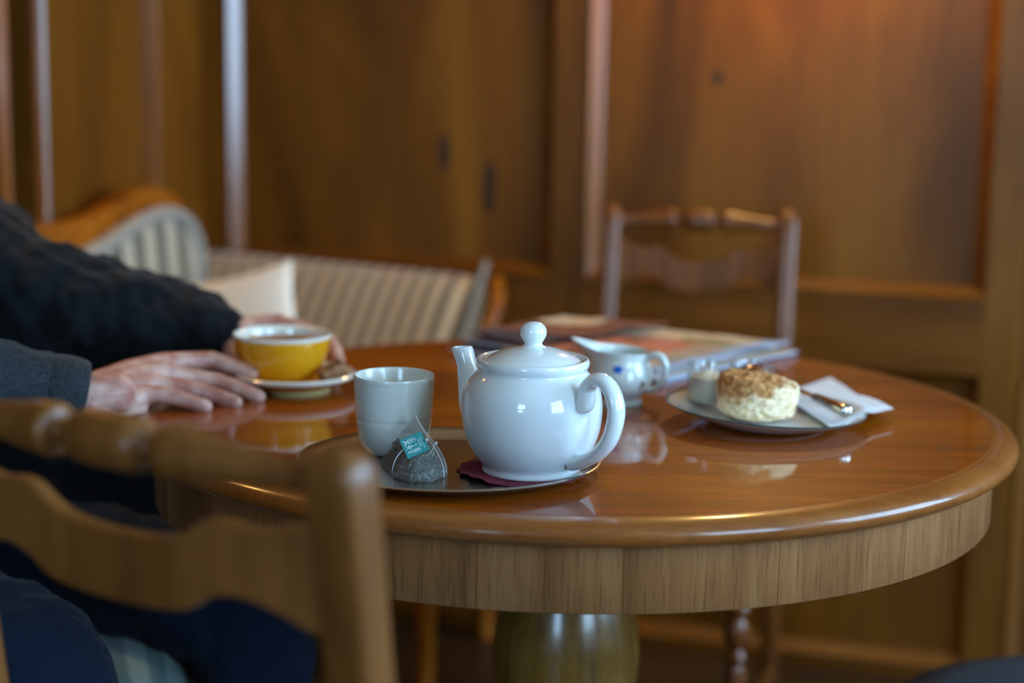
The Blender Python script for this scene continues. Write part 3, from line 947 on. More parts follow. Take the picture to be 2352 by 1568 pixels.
bev(fix(obj('wooden_crest', bm, M['sofa_wood'], sofa)), 0.008, 3, 50)

# cushion
t = empty('cushion', (-0.4621, 3.2200, 0.6675), 0)
bm = bmesh.new(); N = 20; rows = []
def cush(u_, v_, sgn):
    pin = 0.10
    x = u_ * (0.5 - pin * 0.5 * (1 - u_ ** 2) * 0) * 1.0
    sh = (1 - 0.10 * (1 - v_ * v_)) , (1 - 0.10 * (1 - u_ * u_))
    th = 0.30 * max(0, (1 - u_ ** 2) * (1 - v_ ** 2)) ** 0.45
    return Vector((u_ * 0.5 * sh[0], sgn * th * 0.5, v_ * 0.5 * sh[1]))
bm2 = bmesh.new()
for sgn in (-1, 1):
    rows = [[bm2.verts.new(cush(-1 + 2 * i / N, -1 + 2 * j / N, sgn) * 0.25) for i in range(N + 1)] for j in range(N + 1)]
    for a, b in zip(rows, rows[1:]):
        for i in range(N): bm2.faces.new((a[i], a[i + 1], b[i + 1], b[i]))
bmesh.ops.remove_doubles(bm2, verts=bm2.verts[:], dist=0.0005)
bpy.data.objects.remove(t)
o = fix(obj('cushion', bm2, M['pillow'])); sub(o, 1)
o.location = (-0.4928, 3.1200, 0.6857); o.rotation_euler = (R(-16), R(-15), R(-16)); o.scale = (1.0, 0.7, 0.9)
tag(o, 'plain off-white cushion leaning on the striped sofa behind the yellow cup', 'cushion')

# ------------------------------------------------------------------ tray and what stands on it
bm = bmesh.new()
def oval(a, r, z): return Vector((r * math.cos(a) * 0.160 / 0.150, r * math.sin(a) * 0.143 / 0.150, z))
lathe(bm, [(0, 0.0025), (0.10, 0.0025), (0.122, 0.0027), (0.127, 0.0035), (0.138, 0.009), (0.146, 0.0125), (0.1495, 0.0130), (0.1510, 0.0118), (0.1500, 0.0105), (0.1475, 0.0110), (0.139, 0.0075), (0.128, 0.0015), (0.122, 0.0006), (0, 0.0006)], 128, fn=oval)
tray = fix(obj('serving_tray', bm, M['steel'], loc=(-0.064, 1.793, TZ)))
tag(tray, 'oval stainless steel tray under the white teapot', 'tray')
TZ2 = TZ + 0.0027
# dark red paper mat
bm = bmesh.new()
def scal(a, r, z):
    k = 1 + 0.03 * math.cos(a * 18) * (r / 0.066) ** 4
    lift = 0.0010 * math.sin(a * 5 + 1) * (r / 0.066) ** 2 + 0.003 * max(0, math.cos(a - R(215))) ** 6 * (r / 0.066) ** 3
    return Vector((r * k * math.cos(a), r * k * math.sin(a), z + max(0, lift)))
lathe(bm, [(0, 0.0010), (0.04, 0.0010), (0.055, 0.0010), (0.066, 0.0012), (0.066, 0.0002), (0.055, 0.0001), (0.04, 0.0001), (0, 0.0001)], 108, fn=scal)
o = fix(obj('paper_mat', bm, M['napkin_red'], loc=(0.012, 1.772, TZ2)))
tag(o, 'dark red paper mat lying under the teapot on the steel tray', 'napkin')
# teapot
PB = TZ2 + 0.0012
pot = empty('teapot', (0.022, 1.774, PB), 0, 'round white glazed porcelain teapot with knobbed lid on the tray', 'teapot')
bm = bmesh.new()
prof = [(0, 0.002), (0.044, 0.002), (0.046, 0.0), (0.0500, 0.0), (0.0515, 0.002), (0.0512, 0.006), (0.0535, 0.010), (0.0595, 0.0175), (0.0670, 0.031), (0.0715, 0.047), (0.0734, 0.063), (0.0728, 0.077), (0.0702, 0.088), (0.0650, 0.0975), (0.0595, 0.1035), (0.0572, 0.1065), (0.0570, 0.109), (0.0586, 0.112), (0.0590, 0.116), (0.0578, 0.1190), (0.0555, 0.1195), (0.0530, 0.1180), (0.0515, 0.1150), (0.0515, 0.1090), (0.0600, 0.098), (0.0680, 0.08), (0.069, 0.06), (0.062, 0.03), (0.048, 0.012), (0, 0.010)]
lathe(bm, spline(prof, 3), 128)
fix(obj('body', bm, M['porcelain'], pot))
bm = bmesh.new()
prof = [(0.0508, 0.1130), (0.0512, 0.1155), (0.0500, 0.1172), (0.044, 0.1212), (0.034, 0.1260), (0.022, 0.1295), (0.014, 0.1310), (0.0102, 0.1330), (0.0095, 0.1355), (0.0112, 0.1385), (0.0132, 0.1425), (0.0138, 0.1465), (0.0128, 0.1510), (0.0098, 0.1548), (0.0050, 0.1570), (0, 0.1575)]
bb_ = [(r * 0.94 - 0.0001, z - 0.003) for r, z in prof[:6]]
lid = empty('lid', (0, 0, 0)); lid.parent = pot
bpy.data.objects.remove(lid)
cut_ = 7
bm = bmesh.new(); lathe(bm, spline(prof[:cut_], 4) + [(0, 0.1305), (0, 0.124)] + [(0.03, 0.121), (0.048, 0.113)], 96)
lid = fix(obj('lid', bm, M['porcelain'], pot))
bm = bmesh.new(); lathe(bm, [(0.0155, 0.1302)] + spline(prof[6:], 4), 64)
obj('knob', bm, M['porcelain'], lid)
D_ = Vector((0.707, -0.707, 0))
def dz(d, z): return Vector((D_.x * d, D_.y * d, z))
pp = spline([(0.0660, 0.0800, 0.0075), (0.0730, 0.0800, 0.0098), (0.0760, 0.0880, 0.0098), (0.0770, 0.0985, 0.0090), (0.0850, 0.1075, 0.0085), (0.0960, 0.1100, 0.0086), (0.1075, 0.1040, 0.0088), (0.1155, 0.0900, 0.0090), (0.1165, 0.0730, 0.0090), (0.1090, 0.0510, 0.0088), (0.0940, 0.0345, 0.0084), (0.0770, 0.0245, 0.0084), (0.0600, 0.0190, 0.0100)], 6)
bm = bmesh.new()
sweep(bm, [dz(a, b) for a, b, c in pp], [c for a, b, c in pp], 24, sx=1.12, sy=0.86, side=(0.707, 0.707, 0))
fix(obj('handle', bm, M['porcelain'], pot))
E_ = Vector((-0.707, 0.707, 0))
ps = spline([(0.050, 0.026, 0.0235), (0.070, 0.040, 0.0230), (0.0850, 0.058, 0.0180), (0.0935, 0.078, 0.0135), (0.0990, 0.097, 0.0110), (0.1045, 0.110, 0.0112), (0.1085, 0.1165, 0.0118)], 6)
bm = bmesh.new()
rings_ = []
sweep(bm, [Vector((E_.x * a, E_.y * a, b)) for a, b, c in ps], [c for a, b, c in ps], 32, side=(0.707, 0.707, 0), cap=False, rings_out=rings_)
tipz = 0.1165
for k, rg in enumerate(rings_[-5:]):        # level the mouth
    wgt = (k + 1) / 5
    cz = sum(v.co.z for v in rg) / len(rg)
    for v in rg: v.co.z = cz + (v.co.z - cz) * (1 - wgt * 0.85)
last = rings_[-1]
c_ = sum((v.co for v in last), Vector()) / len(last)
inner = [bm.verts.new(c_ + (v.co - c_) * 0.80 + Vector((0, 0, 0.0))) for v in last]
inner2 = [bm.verts.new(c_ + (v.co - c_) * 0.72 - Vector((E_.x * 0.008, E_.y * 0.008, 0.02))) for v in last]
for a, b in ((last, inner), (inner, inner2)):
    for i in range(len(a)): bm.faces.new((a[i], a[(i + 1) % len(a)], b[(i + 1) % len(a)], b[i]))
bm.faces.new(inner2)
fix(obj('spout', bm, M['porcelain'], pot))

# tumbler
bm = bmesh.new()
prof = [(0, 0.002), (0.024, 0.002), (0.026, 0.0), (0.029, 0.0005), (0.0330, 0.004), (0.0365, 0.011), (0.0385, 0.020), (0.0400, 0.030), (0.0408, 0.0385), (0.0406, 0.0392), (0.0410, 0.0400)]
z = 0.042
while z < 0.079:
    prof += [(0.0412 + (z - 0.042) * 0.055, z), (0.0412 + (z - 0.042) * 0.055 + 0.0004, z + 0.0012)]
    z += 0.0024
prof += [(0.0437, 0.0825), (0.0440, 0.0845), (0.0434, 0.0860), (0.0420, 0.0858), (0.0412, 0.084), (0.0395, 0.05), (0.036, 0.018), (0.028, 0.007), (0, 0.006)]
lathe(bm, prof, 96)
o = fix(obj('tea_tumbler', bm, M['stoneware'], loc=(-0.127, 1.852, TZ2)))
tag(o, 'pale grey ribbed stoneware cup without handle, left of the teapot', 'cup')

# tea bag
bag = empty('tea_bag', (-0.10, 1.76, TZ2), 0, 'pyramid gauze tea bag of dried herbs with teal square tag', 'tea bag')
def rel(p): return Vector(p) - Vector((-0.10, 1.76, TZ2))
zb = TZ2 + 0.0008
base_ = [(-0.1383, 1.7939, 0.7635), (-0.1191, 1.7311, 0.7635), (-0.0995, 1.7162, 0.7635), (-0.0797, 1.7157, 0.7635), (-0.0636, 1.7459, 0.7635), (-0.0741, 1.7906, 0.7635), (-0.1093, 1.8400, 0.7635), (-0.1323, 1.8322, 0.7635)]
apex_ = Vector((-0.1010, 1.7960, 0.8168))
NB = 8
ringsb = []
bm = bmesh.new()
base_ = [Vector(b) for b in base_]
cb = sum(base_, Vector()) / 8
dense = []
for i in range(8):
    for k in range(4): dense.append(base_[i].lerp(base_[(i + 1) % 8], k / 4))
for t_ in (0, 0.06, 0.15, 0.28, 0.42, 0.56, 0.7, 0.83, 0.93, 1.0):
    ring = []
    for p in dense:
        q_ = p.lerp(apex_, t_)
        ax = cb.lerp(apex_, t_)
        o_ = q_ - ax; o_.z = 0
        bul = 1 + 0.30 * math.sin(min(1, t_ * 1.15) * PI) * (1 if o_.x > 0 else 0.15)
        ring.append(bm.verts.new(rel(ax + (q_ - ax) * bul if t_ < 1 else q_ + (p - cb) * 0.012)))
    ringsb.append(ring)
for a, b in zip(ringsb, ringsb[1:]):
    for i in range(32): bm.faces.new((a[i], a[(i + 1) % 32], b[(i + 1) % 32], b[i]))
bm.faces.new(ringsb[0])
gz = fix(obj('gauze', bm, M['gauze'], bag, smooth=False))
for p in gz.data.polygons: p.use_smooth = True
for idx in (15, 17):
    bm = bmesh.new(); sweep(bm, [r_[idx].co.copy() if False else Vector(r_) for r_ in [tuple(gz.data.vertices[k * 32 + idx].co) for k in range(10)]], 0.0005, 6)
    obj('seam', bm, M['string'], bag)
bm = bmesh.new()
random.seed(3)
cnt = 0
for _ in range(900):
    t_ = random.random() ** 1.3 * 0.40
    i = random.randrange(32); rr_ = random.random() ** 0.5 * 0.93
    ax = cb.lerp(apex_, t_); q_ = dense[i].lerp(apex_, t_)
    c = rel(ax + (q_ - ax) * rr_) + Vector((0, 0, 0.001))
    u_ = Vector((random.gauss(0, 1), random.gauss(0, 1), random.gauss(0, 1))).normalized()
    v_ = u_.cross(Vector((random.gauss(0, 1), random.gauss(0, 1), random.gauss(0, 1)))).normalized()
    n_ = u_.cross(v_)
    L_ = random.uniform(0.0022, 0.0055); W_ = L_ * random.uniform(0.2, 0.5)
    vs = [bm.verts.new(c + u_ * L_), bm.verts.new(c + v_ * W_ + n_ * 0.0006), bm.verts.new(c - u_ * L_), bm.verts.new(c - v_ * W_ + n_ * 0.0006)]
    f = bm.faces.new(vs)
    left = c.x < 0.0 - 0.006 + random.gauss(0, 0.006)
    f.material_index = random.choice((2, 3, 3)) if left else random.choice((0, 0, 1, 1, 2, 0))
hb = obj('dried_herbs', bm, LEAF, bag, smooth=False); hb['kind'] = 'stuff'
# tag
tl, tt_, trr, tb = [rel(p) for p in ((-0.1143, 1.7480, 0.7994), (-0.0922, 1.7520, 0.8086), (-0.0825, 1.7420, 0.7919), (-0.1044, 1.7380, 0.7822))]
eu = tt_ - tl; ev = tb - tl; nn = eu.cross(ev).normalized()
if nn.y > 0: nn = -nn
bm = bmesh.new()
a = [bm.verts.new(p) for p in (tl, tt_, trr, tb)]; b = [bm.verts.new(p - nn * 0.0004) for p in (tl, tt_, trr, tb)]
bm.faces.new(a); bm.faces.new(list(reversed(b)))
for i in range(4): bm.faces.new((a[i], a[(i + 1) % 4], b[(i + 1) % 4], b[i]))
tg = fix(obj('paper_tag', bm, M['tag_teal'], bag, smooth=False))
# print on the tag, drawn in the tag's own plane
Lz, Tz_, Bz = (145, 545), (1190, 100), (570, 1440)
def tagp(x, y):
    ax, ay = Tz_[0] - Lz[0], Tz_[1] - Lz[1]; bx, by = Bz[0] - Lz[0], Bz[1] - Lz[1]
    px, py = x - Lz[0], y - Lz[1]; det = ax * by - ay * bx
    u_ = (px * by - py * bx) / det; v_ = (ax * py - ay * px) / det
    return tl + eu * u_ + ev * v_ + nn * 0.00025
bm = bmesh.new()
def stroke(pts, wd):
    for (x0, y0), (x1, y1) in zip(pts, pts[1:]):
        dx, dy = x1 - x0, y1 - y0; l_ = math.hypot(dx, dy) or 1; ox, oy = -dy / l_ * wd / 2, dx / l_ * wd / 2
        ex, ey = dx / l_ * wd * .3, dy / l_ * wd * .3
        bm.faces.new([bm.verts.new(tagp(*p)) for p in ((x0 + ox - ex, y0 + oy - ey), (x1 + ox + ex, y1 + oy + ey), (x1 - ox + ex, y1 - oy + ey), (x0 - ox - ex, y0 - oy - ey))])
for s_, w_ in (([(320, 610), (500, 650)], 50), ([(500, 650), (690, 700)], 50), ([(430, 820), (510, 640)], 55), ([(510, 640), (585, 500)], 50), ([(440, 690), (560, 610)], 120),
               ([(590, 610), (690, 550), (880, 480), (950, 450)], 22), ([(690, 550), (630, 490)], 24), ([(690, 550), (740, 650)], 28), ([(760, 525), (690, 440)], 28), ([(760, 525), (800, 630)], 28), ([(850, 490), (780, 430)], 26), ([(880, 480), (900, 590)], 26),
               ([(620, 890), (720, 850), (790, 820)], 70), ([(790, 820), (900, 760), (1070, 695)], 20), ([(920, 760), (935, 820)], 18), ([(620, 890), (590, 780)], 34), ([(620, 890), (470, 905)], 36), ([(620, 890), (530, 1010)], 40), ([(620, 890), (690, 990)], 34), ([(620, 890), (650, 780)], 26), ([(640, 930), (730, 960)], 24),
               ([(590, 1150), (800, 1070)], 60), ([(800, 1070), (1100, 930)], 28)): stroke(s_, w_)
for k in range(6):
    x0, y0 = 830 + 55 * k, 1050 - 26 * k
    stroke([(x0, y0), (x0 - 10, y0 - 60)], 26); stroke([(x0, y0), (x0 + 60, y0 + 20), (x0 + 70, y0 + 90)], 26)
pr_o = obj('plant_print', bm, M['tag_white'], tg, smooth=False)
def text(body, size, p0, xdir, ydir, parent, mt, name='lettering'):
    c = bpy.data.curves.new(name, 'FONT'); c.body = body; c.size = size; c.align_x = 'LEFT'; c.align_y = 'BOTTOM_BASELINE' if False else 'BOTTOM'
    c.materials.append(mt)
    o = bpy.data.objects.new(name, c); COL.objects.link(o); o.parent = parent
    xd = xdir.normalized(); zd = xd.cross(ydir).normalized(); yd = zd.cross(xd)
    m_ = Matrix((xd, yd, zd)).transposed().to_4x4(); m_.translation = p0
    bpy.context.view_layer.update()
    me = bpy.data.meshes.new_from_object(o.evaluated_get(bpy.context.evaluated_depsgraph_get()))
    bpy.data.objects.remove(o)
    o = bpy.data.objects.new(name, me); COL.objects.link(o); o.parent = parent
    o.matrix_local = m_
    return o
text('Albula', 0.0034, tagp(1285, 800), -ev, -eu, tg, M['tag_white'])
text('www.albula.ch', 0.0023, tagp(1435, 880), -ev, -eu, tg, M['tag_white'])
bm = bmesh.new(); sweep(bm, spline([rel((-0.1105, 1.7460, 0.7903)), rel((-0.1177, 1.7420, 0.7805)), rel((-0.1210, 1.7450, 0.7683)), rel((-0.1206, 1.7520, 0.7582)), rel((-0.1160, 1.7650, 0.7541))], 6), 0.00055, 8)
obj('string', bm, M['string'], bag)
bm = bmesh.new(); sweep(bm, spline([rel((-0.0765, 1.7450, 0.7979)), rel((-0.0802, 1.7400, 0.7908)), rel((-0.0855, 1.7400, 0.7848))], 4), 0.00035, 6)
ball(bm, rel((-0.0858, 1.7440, 0.8012)), 0.0013, 8, sx=1.5); ball(bm, rel((-0.0760, 1.7440, 0.7982)), 0.0011, 8)
for k in range(5):
    a_ = k * 1.25; sweep(bm, [rel((-0.0760, 1.7440, 0.7982)), rel((-0.0760, 1.7440, 0.7982)) + Vector((0.0022 * math.cos(a_), 0, 0.0022 * math.sin(a_)))], 0.0003, 5)
obj('knot', bm, M['string'], bag)

# ------------------------------------------------------------------ yellow cup, saucer, coffee, biscuit
SX, SY = -0.279, 2.203
sc = empty('saucer', (SX, SY, TZ), 0, 'yellow saucer with a white rim under the yellow coffee cup', 'saucer')
bm = bmesh.new()
lathe(bm, [(0, 0.006), (0.030, 0.006), (0.033, 0.0075), (0.050, 0.0095), (0.066, 0.0165), (0.0705, 0.0190), (0.0700, 0.0160), (0.062, 0.0115), (0.047, 0.0045), (0.044, 0.0030), (0, 0.0030)], 96)
fix(obj('dish', bm, M['yellow'], sc))
bm = bmesh.new()
lathe(bm, [(0.0680, 0.0195), (0.0735, 0.0232), (0.0765, 0.0240), (0.0788, 0.0222), (0.0780, 0.0190), (0.0730, 0.0162), (0.0680, 0.0150)], 96, closed=True)
fix(obj('rim', bm, M['cream_glaze'], sc))
bm = bmesh.new(); lathe(bm, [(0.038, 0.0), (0.0455, 0.0), (0.0465, 0.0045), (0.038, 0.0045)], 64, closed=True); fix(obj('foot_ring', bm, M['foot'], sc))
CX, CY = -0.296, 2.215
CZ = TZ + 0.0066
cup = empty('coffee_cup', (CX, CY, CZ), 0, 'wide yellow cup with white rim, full of milky coffee', 'cup')
bm = bmesh.new()
prof = [(0, 0.003), (0.026, 0.003), (0.028, 0.0), (0.032, 0.0), (0.0335, 0.003), (0.040, 0.0085), (0.0495, 0.020), (0.0565, 0.034), (0.0605, 0.048), (0.0630, 0.0605), (0.0605, 0.0608), (0.054, 0.034), (0.045, 0.017), (0, 0.009)]
lathe(bm, spline(prof, 2), 96); fix(obj('bowl', bm, M['yellow'], cup))
bm = bmesh.new()
lathe(bm, [(0.0628, 0.0602), (0.0634, 0.0618), (0.0637, 0.0642), (0.0625, 0.0655), (0.0605, 0.0645), (0.0590, 0.0600), (0.0580, 0.0500), (0.0592, 0.0495), (0.0612, 0.0600)], 96, closed=True); fix(obj('rim', bm, M['cream_glaze'], cup))
bm = bmesh.new()
hd = Vector((-0.75, 0.66, 0)).normalized()
hp = spline([(0.056, 0.050), (0.075, 0.052), (0.088, 0.042), (0.084, 0.027), (0.068, 0.018), (0.048, 0.016)], 6)
sweep(bm, [hd * a + Vector((0, 0, b)) for a, b in hp], 0.0055, 14, sx=1.3, side=(hd.y, -hd.x, 0)); fix(obj('handle', bm, M['yellow'], cup))
bm = bmesh.new(); lathe(bm, [(0, 0.0525), (0.056, 0.0522), (0.0582, 0.0530), (0.0575, 0.0505), (0, 0.0500)], 64)
for v in bm.verts: pass
o = fix(obj('coffee', bm, M['coffee'], loc=(CX, CY, CZ + 0.0005))); tag(o, 'milky brown coffee filling the yellow cup', 'coffee')
# biscuit
bm = bmesh.new(); box(bm, -0.017, 0.017, -0.011, 0.011, -0.010, 0.010)
bmesh.ops.subdivide_edges(bm, edges=bm.edges[:], cuts=5, use_grid_fill=True)
o = obj('biscuit', bm, M['biscuit']); bev(o, 0.002)
o.location = (SX + 0.051, SY - 0.018, TZ + 0.0262); o.rotation_euler = (R(6), R(-22), R(25))
displace(o, 0.01, 0.004); tag(o, 'small brown biscuit on the saucer beside the yellow cup', 'biscuit')

# ------------------------------------------------------------------ milk jug
JX, JY = 0.136, 2.150
jug = empty('milk_jug', (JX, JY, TZ), R(-6), 'white porcelain milk jug with blue flower print behind the teapot', 'jug')
def jf(a, r, z):
    d = math.atan2(math.sin(a - PI), math.cos(a - PI))
    k = math.exp(-(d / 0.50) ** 2) * max(0, (z - 0.042) / 0.026) ** 1.6
    k2 = math.cos(a - PI) * max(0, (z - 0.05) / 0.02) ** 2
    rr_ = r + 0.024 * k
    return Vector((rr_ * math.cos(a), rr_ * math.sin(a), z + 0.010 * k + 0.003 * k2))
bm = bmesh.new()
prof = [(0, 0.003), (0.024, 0.003), (0.025, 0.0), (0.0285, 0.0), (0.029, 0.003), (0.026, 0.007), (0.028, 0.010), (0.036, 0.018), (0.0412, 0.029), (0.0420, 0.037), (0.0400, 0.046), (0.0370, 0.054), (0.0362, 0.061), (0.0375, 0.068), (0.0368, 0.0685), (0.0350, 0.0670), (0.0345, 0.058), (0.038, 0.042), (0.038, 0.03), (0.030, 0.014), (0, 0.010)]
lathe(bm, spline(prof, 2), 72, fn=jf); fix(obj('body', bm, M['jug'], jug))
bm = bmesh.new()
hd = Vector((0.93, -0.36, 0)).normalized()
hp = spline([(0.034, 0.060), (0.044, 0.066), (0.056, 0.064), (0.062, 0.052), (0.059, 0.036), (0.050, 0.024), (0.038, 0.020)], 6)
sweep(bm, [hd * a + Vector((0, 0, b)) for a, b in hp], 0.0045, 14, sx=1.2, side=(hd.y, -hd.x, 0)); fix(obj('handle', bm, M['jug'], jug))
def spot(name, ang, z, w_, h_, mt, n=12, petals=0):
    bm = bmesh.new(); a0 = R(ang)
    c = None; vs = []
    def on(da, dz_):
        zz = z + dz_; rr_ = 0.0425 - 0.0025 * ((zz - 0.036) / 0.012) ** 2 * (1 if zz < 0.05 else 1)
        rr_ = max(rr_, 0.0385) + 0.0004
        return Vector((rr_ * math.cos(a0 + da), rr_ * math.sin(a0 + da), zz))
    c = bm.verts.new(on(0, 0))
    for i in range(n * 2):
        th = 2 * PI * i / (n * 2); k = 1 + (0.22 * math.cos(petals * th) if petals else 0)
        vs.append(bm.verts.new(on(w_ * k * math.cos(th) / 0.042, h_ * k * math.sin(th))))
    for i in range(len(vs)): bm.faces.new((c, vs[i], vs[(i + 1) % len(vs)]))
    return fix(obj(name, bm, mt, jug, smooth=False))
spot('blue_flower', -91, 0.0500, 0.0062, 0.0046, M['blue_print'], petals=5)
spot('brown_leaf', -108, 0.0370, 0.0024, 0.0030, M['brown_print'])
spot('brown_leaf', -98, 0.0365, 0.0034, 0.0016, M['brown_print'])
spot('brown_leaf', -45, 0.030, 0.004, 0.005, M['brown_print'], petals=3)

# ------------------------------------------------------------------ newspaper
NC = [M.setdefault(k, mat(k, c, 0.85)) for k, c in (('newsprint', srgb(206, 178, 146)), ('newspaper photo', srgb(196, 116, 86)), ('newspaper dark page', srgb(62, 58, 74)), ('newspaper green picture', srgb(120, 124, 70)), ('newspaper edge daylit blue', srgb(172, 186, 206)), ('newspaper brown picture', srgb(128, 76, 56)), ('newspaper text grey', srgb(150, 128, 112)))]  # edge tone has the blue window daylight put into the paper colour
news = empty('newspaper', (0.16, 2.53, TZ), 0, 'folded colour newspaper lying at the back of the table', 'newspaper')
def page(corners, z0, wav, seedn, cellmat, name='sheet', nx=28, ny=20, th=0.0012, edge=4):
    F, R_, B, L = [Vector((p[0] - 0.16, p[1] - 2.53, 0)) for p in corners]
    bm = bmesh.new(); tp, bt = [], []
    for j in range(ny + 1):
        v_ = j / ny; a, b = [], []
        for i in range(nx + 1):
            u_ = i / nx
            p = (F.lerp(R_, u_)).lerp(L.lerp(B, u_), v_)
            h = noise.noise(Vector((u_ * 2.2, v_ * 2.0, seedn))) * wav + 0.25 * wav * noise.noise(Vector((u_ * 7, v_ * 6, seedn + 4)))
            ed_ = min(u_, 1 - u_, v_, 1 - v_)
            z = z0 + abs(h) + (wav * 0.4 * (1 - min(1, ed_ * 8)) if wav > 0.004 else 0)
            a.append(bm.verts.new((p.x, p.y, z + th))); b.append(bm.verts.new((p.x, p.y, z)))
        tp.append(a); bt.append(b)
    for j in range(ny):
        for i in range(nx):
            f = bm.faces.new((tp[j][i], tp[j][i + 1], tp[j + 1][i + 1], tp[j + 1][i])); f.material_index = cellmat((i + .5) / nx, (j + .5) / ny)
            bm.faces.new((bt[j][i], bt[j + 1][i], bt[j + 1][i + 1], bt[j][i + 1])).material_index = 0
    for i in range(nx):
        bm.faces.new((tp[0][i], bt[0][i], bt[0][i + 1], tp[0][i + 1])).material_index = edge
        bm.faces.new((tp[ny][i], tp[ny][i + 1], bt[ny][i + 1], bt[ny][i])).material_index = 0
    for j in range(ny):
        bm.faces.new((tp[j][0], tp[j + 1][0], bt[j + 1][0], bt[j][0])).material_index = edge
        bm.faces.new((tp[j][nx], bt[j][nx], bt[j + 1][nx], tp[j + 1][nx])).material_index = edge
    return obj(name, bm, NC, news)
FC = [(0.195, 2.285), (0.415, 2.53), (0.09, 2.72), (-0.075, 2.49)]
def shift(c, dx, dy, k=1.0, rot=0.0):
    cx = sum(p[0] for p in c) / 4; cy = sum(p[1] for p in c) / 4
    return [(cx + dx + ((p[0] - cx) * math.cos(rot) - (p[1] - cy) * math.sin(rot)) * k, cy + dy + ((p[0] - cx) * math.sin(rot) + (p[1] - cy) * math.cos(rot)) * k) for p in c]
page(shift(FC, 0, 0, 1.0, 0.02), 0.0005, 0.0006, 1, lambda u, v: 0, th=0.0025)
page(shift(FC, 0.004, -0.004, 1.0, -0.02), 0.0036, 0.001, 2, lambda u, v: 0, th=0.003)
page(shift(FC, -0.02, 0.0, 0.99, 0.06), 0.0078, 0.0015, 3, lambda u, v: 2 if v > 0.55 and u < 0.6 else 0, th=0.002)
def topmap(u, v):
    if v < 0.09: return 4  # front strip painted in the same daylight blue
    if u > 0.90: return 0
    if 0.80 < u < 0.90 and 0.15 < v < 0.38: return 3
    if u > 0.82: return 0
    if v > 0.80: return 2 if u < 0.5 else 5
    if 0.12 < v < 0.24: return 6 if int(u * 28) % 2 else 0
    if 0.25 < v < 0.74 and 0.06 < u < 0.80: return 5 if noise.noise(Vector((u * 5, v * 5, 2))) > 0.18 else 1
    return 5 if (u + v) % 0.31 < 0.12 else 6
page(shift(FC, 0.0, 0.0, 0.97, 0.0), 0.0112, 0.010, 4, topmap, th=0.002)
page([(0.03, 2.44), (0.24, 2.64), (0.08, 2.70), (-0.065, 2.53)], 0.0195, 0.009, 9, lambda u, v: 2 if u < 0.3 else (5 if v < 0.55 or u < 0.7 else 0), th=0.0015, edge=5)

# ------------------------------------------------------------------ plate and its things
PA = R(2.6)
PMX = Matrix.Translation((0.304, 2.043, TZ + 0.0042)) @ Matrix.Rotation(PA, 4, 'Y')
def onplate(o, x, y, z, rz=0.0):
    o.matrix_world = PMX @ Matrix.Translation((x, y, z)) @ Matrix.Rotation(rz, 4, 'Z')
    return o
plate = empty('plate'); onplate(plate, 0, 0, 0); tag(plate, 'round white plate with thin dark edge line holding the scone', 'plate')
bm = bmesh.new()
lathe(bm, spline([(0, 0.0045), (0.05, 0.0045), (0.078, 0.0050), (0.086, 0.0070), (0.100, 0.0125), (0.1165, 0.0168), (0.1172, 0.0150), (0.102, 0.0095), (0.088, 0.0040), (0.080, 0.0022), (0.075, 0.0022), (0.073, 0.0), (0.069, 0.0), (0.067, 0.0025), (0, 0.0025)], 2), 128)
fix(obj('dish', bm, M['porcelain'], plate))
bm = bmesh.new(); lathe(bm, [(0.1164, 0.0169), (0.1185, 0.0180), (0.1195, 0.0172), (0.1188, 0.0158), (0.1168, 0.0151)], 128, closed=True); fix(obj('edge_line', bm, M['plate_edge'], plate))
# scone
bm = bmesh.new(); bmesh.ops.create_icosphere(bm, subdivisions=6, radius=1.0)
for v in bm.verts:
    p = v.co.copy(); n_ = p.normalized()
    rad_ = math.hypot(n_.x, n_.y)
    k_ = (rad_ ** 5 + abs(n_.z) ** 5) ** (-1 / 5)
    q_ = n_ * k_
    x, y, z = q_.x * 0.0475, q_.y * 0.045, q_.z * 0.0250
    w_ = z / 0.0250
    k = 1 + 0.05 * w_ - 0.03 * w_ * w_ + 0.035 * noise.noise(Vector((n_.x * 1.6, n_.y * 1.6, 4)))
    rough_ = noise.fractal(p * 3.0 + Vector((3, 1, 5)), 1.0, 2.0, 4) * 0.0022 + noise.fractal(p * 11, 0.9, 2.0, 3) * 0.0009
    top_ = max(0, n_.z - 0.5)
    rough_ += top_ * noise.fractal(p * 4.0, 0.8, 2, 4) * 0.014
    crack = 0.0030 * math.exp(-((z - 0.002 - 0.005 * math.sin(x * 55 + 1)) / 0.0018) ** 2) * (0.5 + noise.noise(p * 5))
    v.co = Vector((x * k, y * k, z + 0.0265 + x * -0.09 * (1 if z > 0 else 0))) + n_ * (rough_ - crack)
    v.co.z = max(v.co.z, 0.0)
o = fix(obj('scone', bm, M['scone'])); onplate(o, -0.014, -0.018, 0.0052)
tag(o, 'pale crumbly baked scone with a browned cracked top', 'scone')
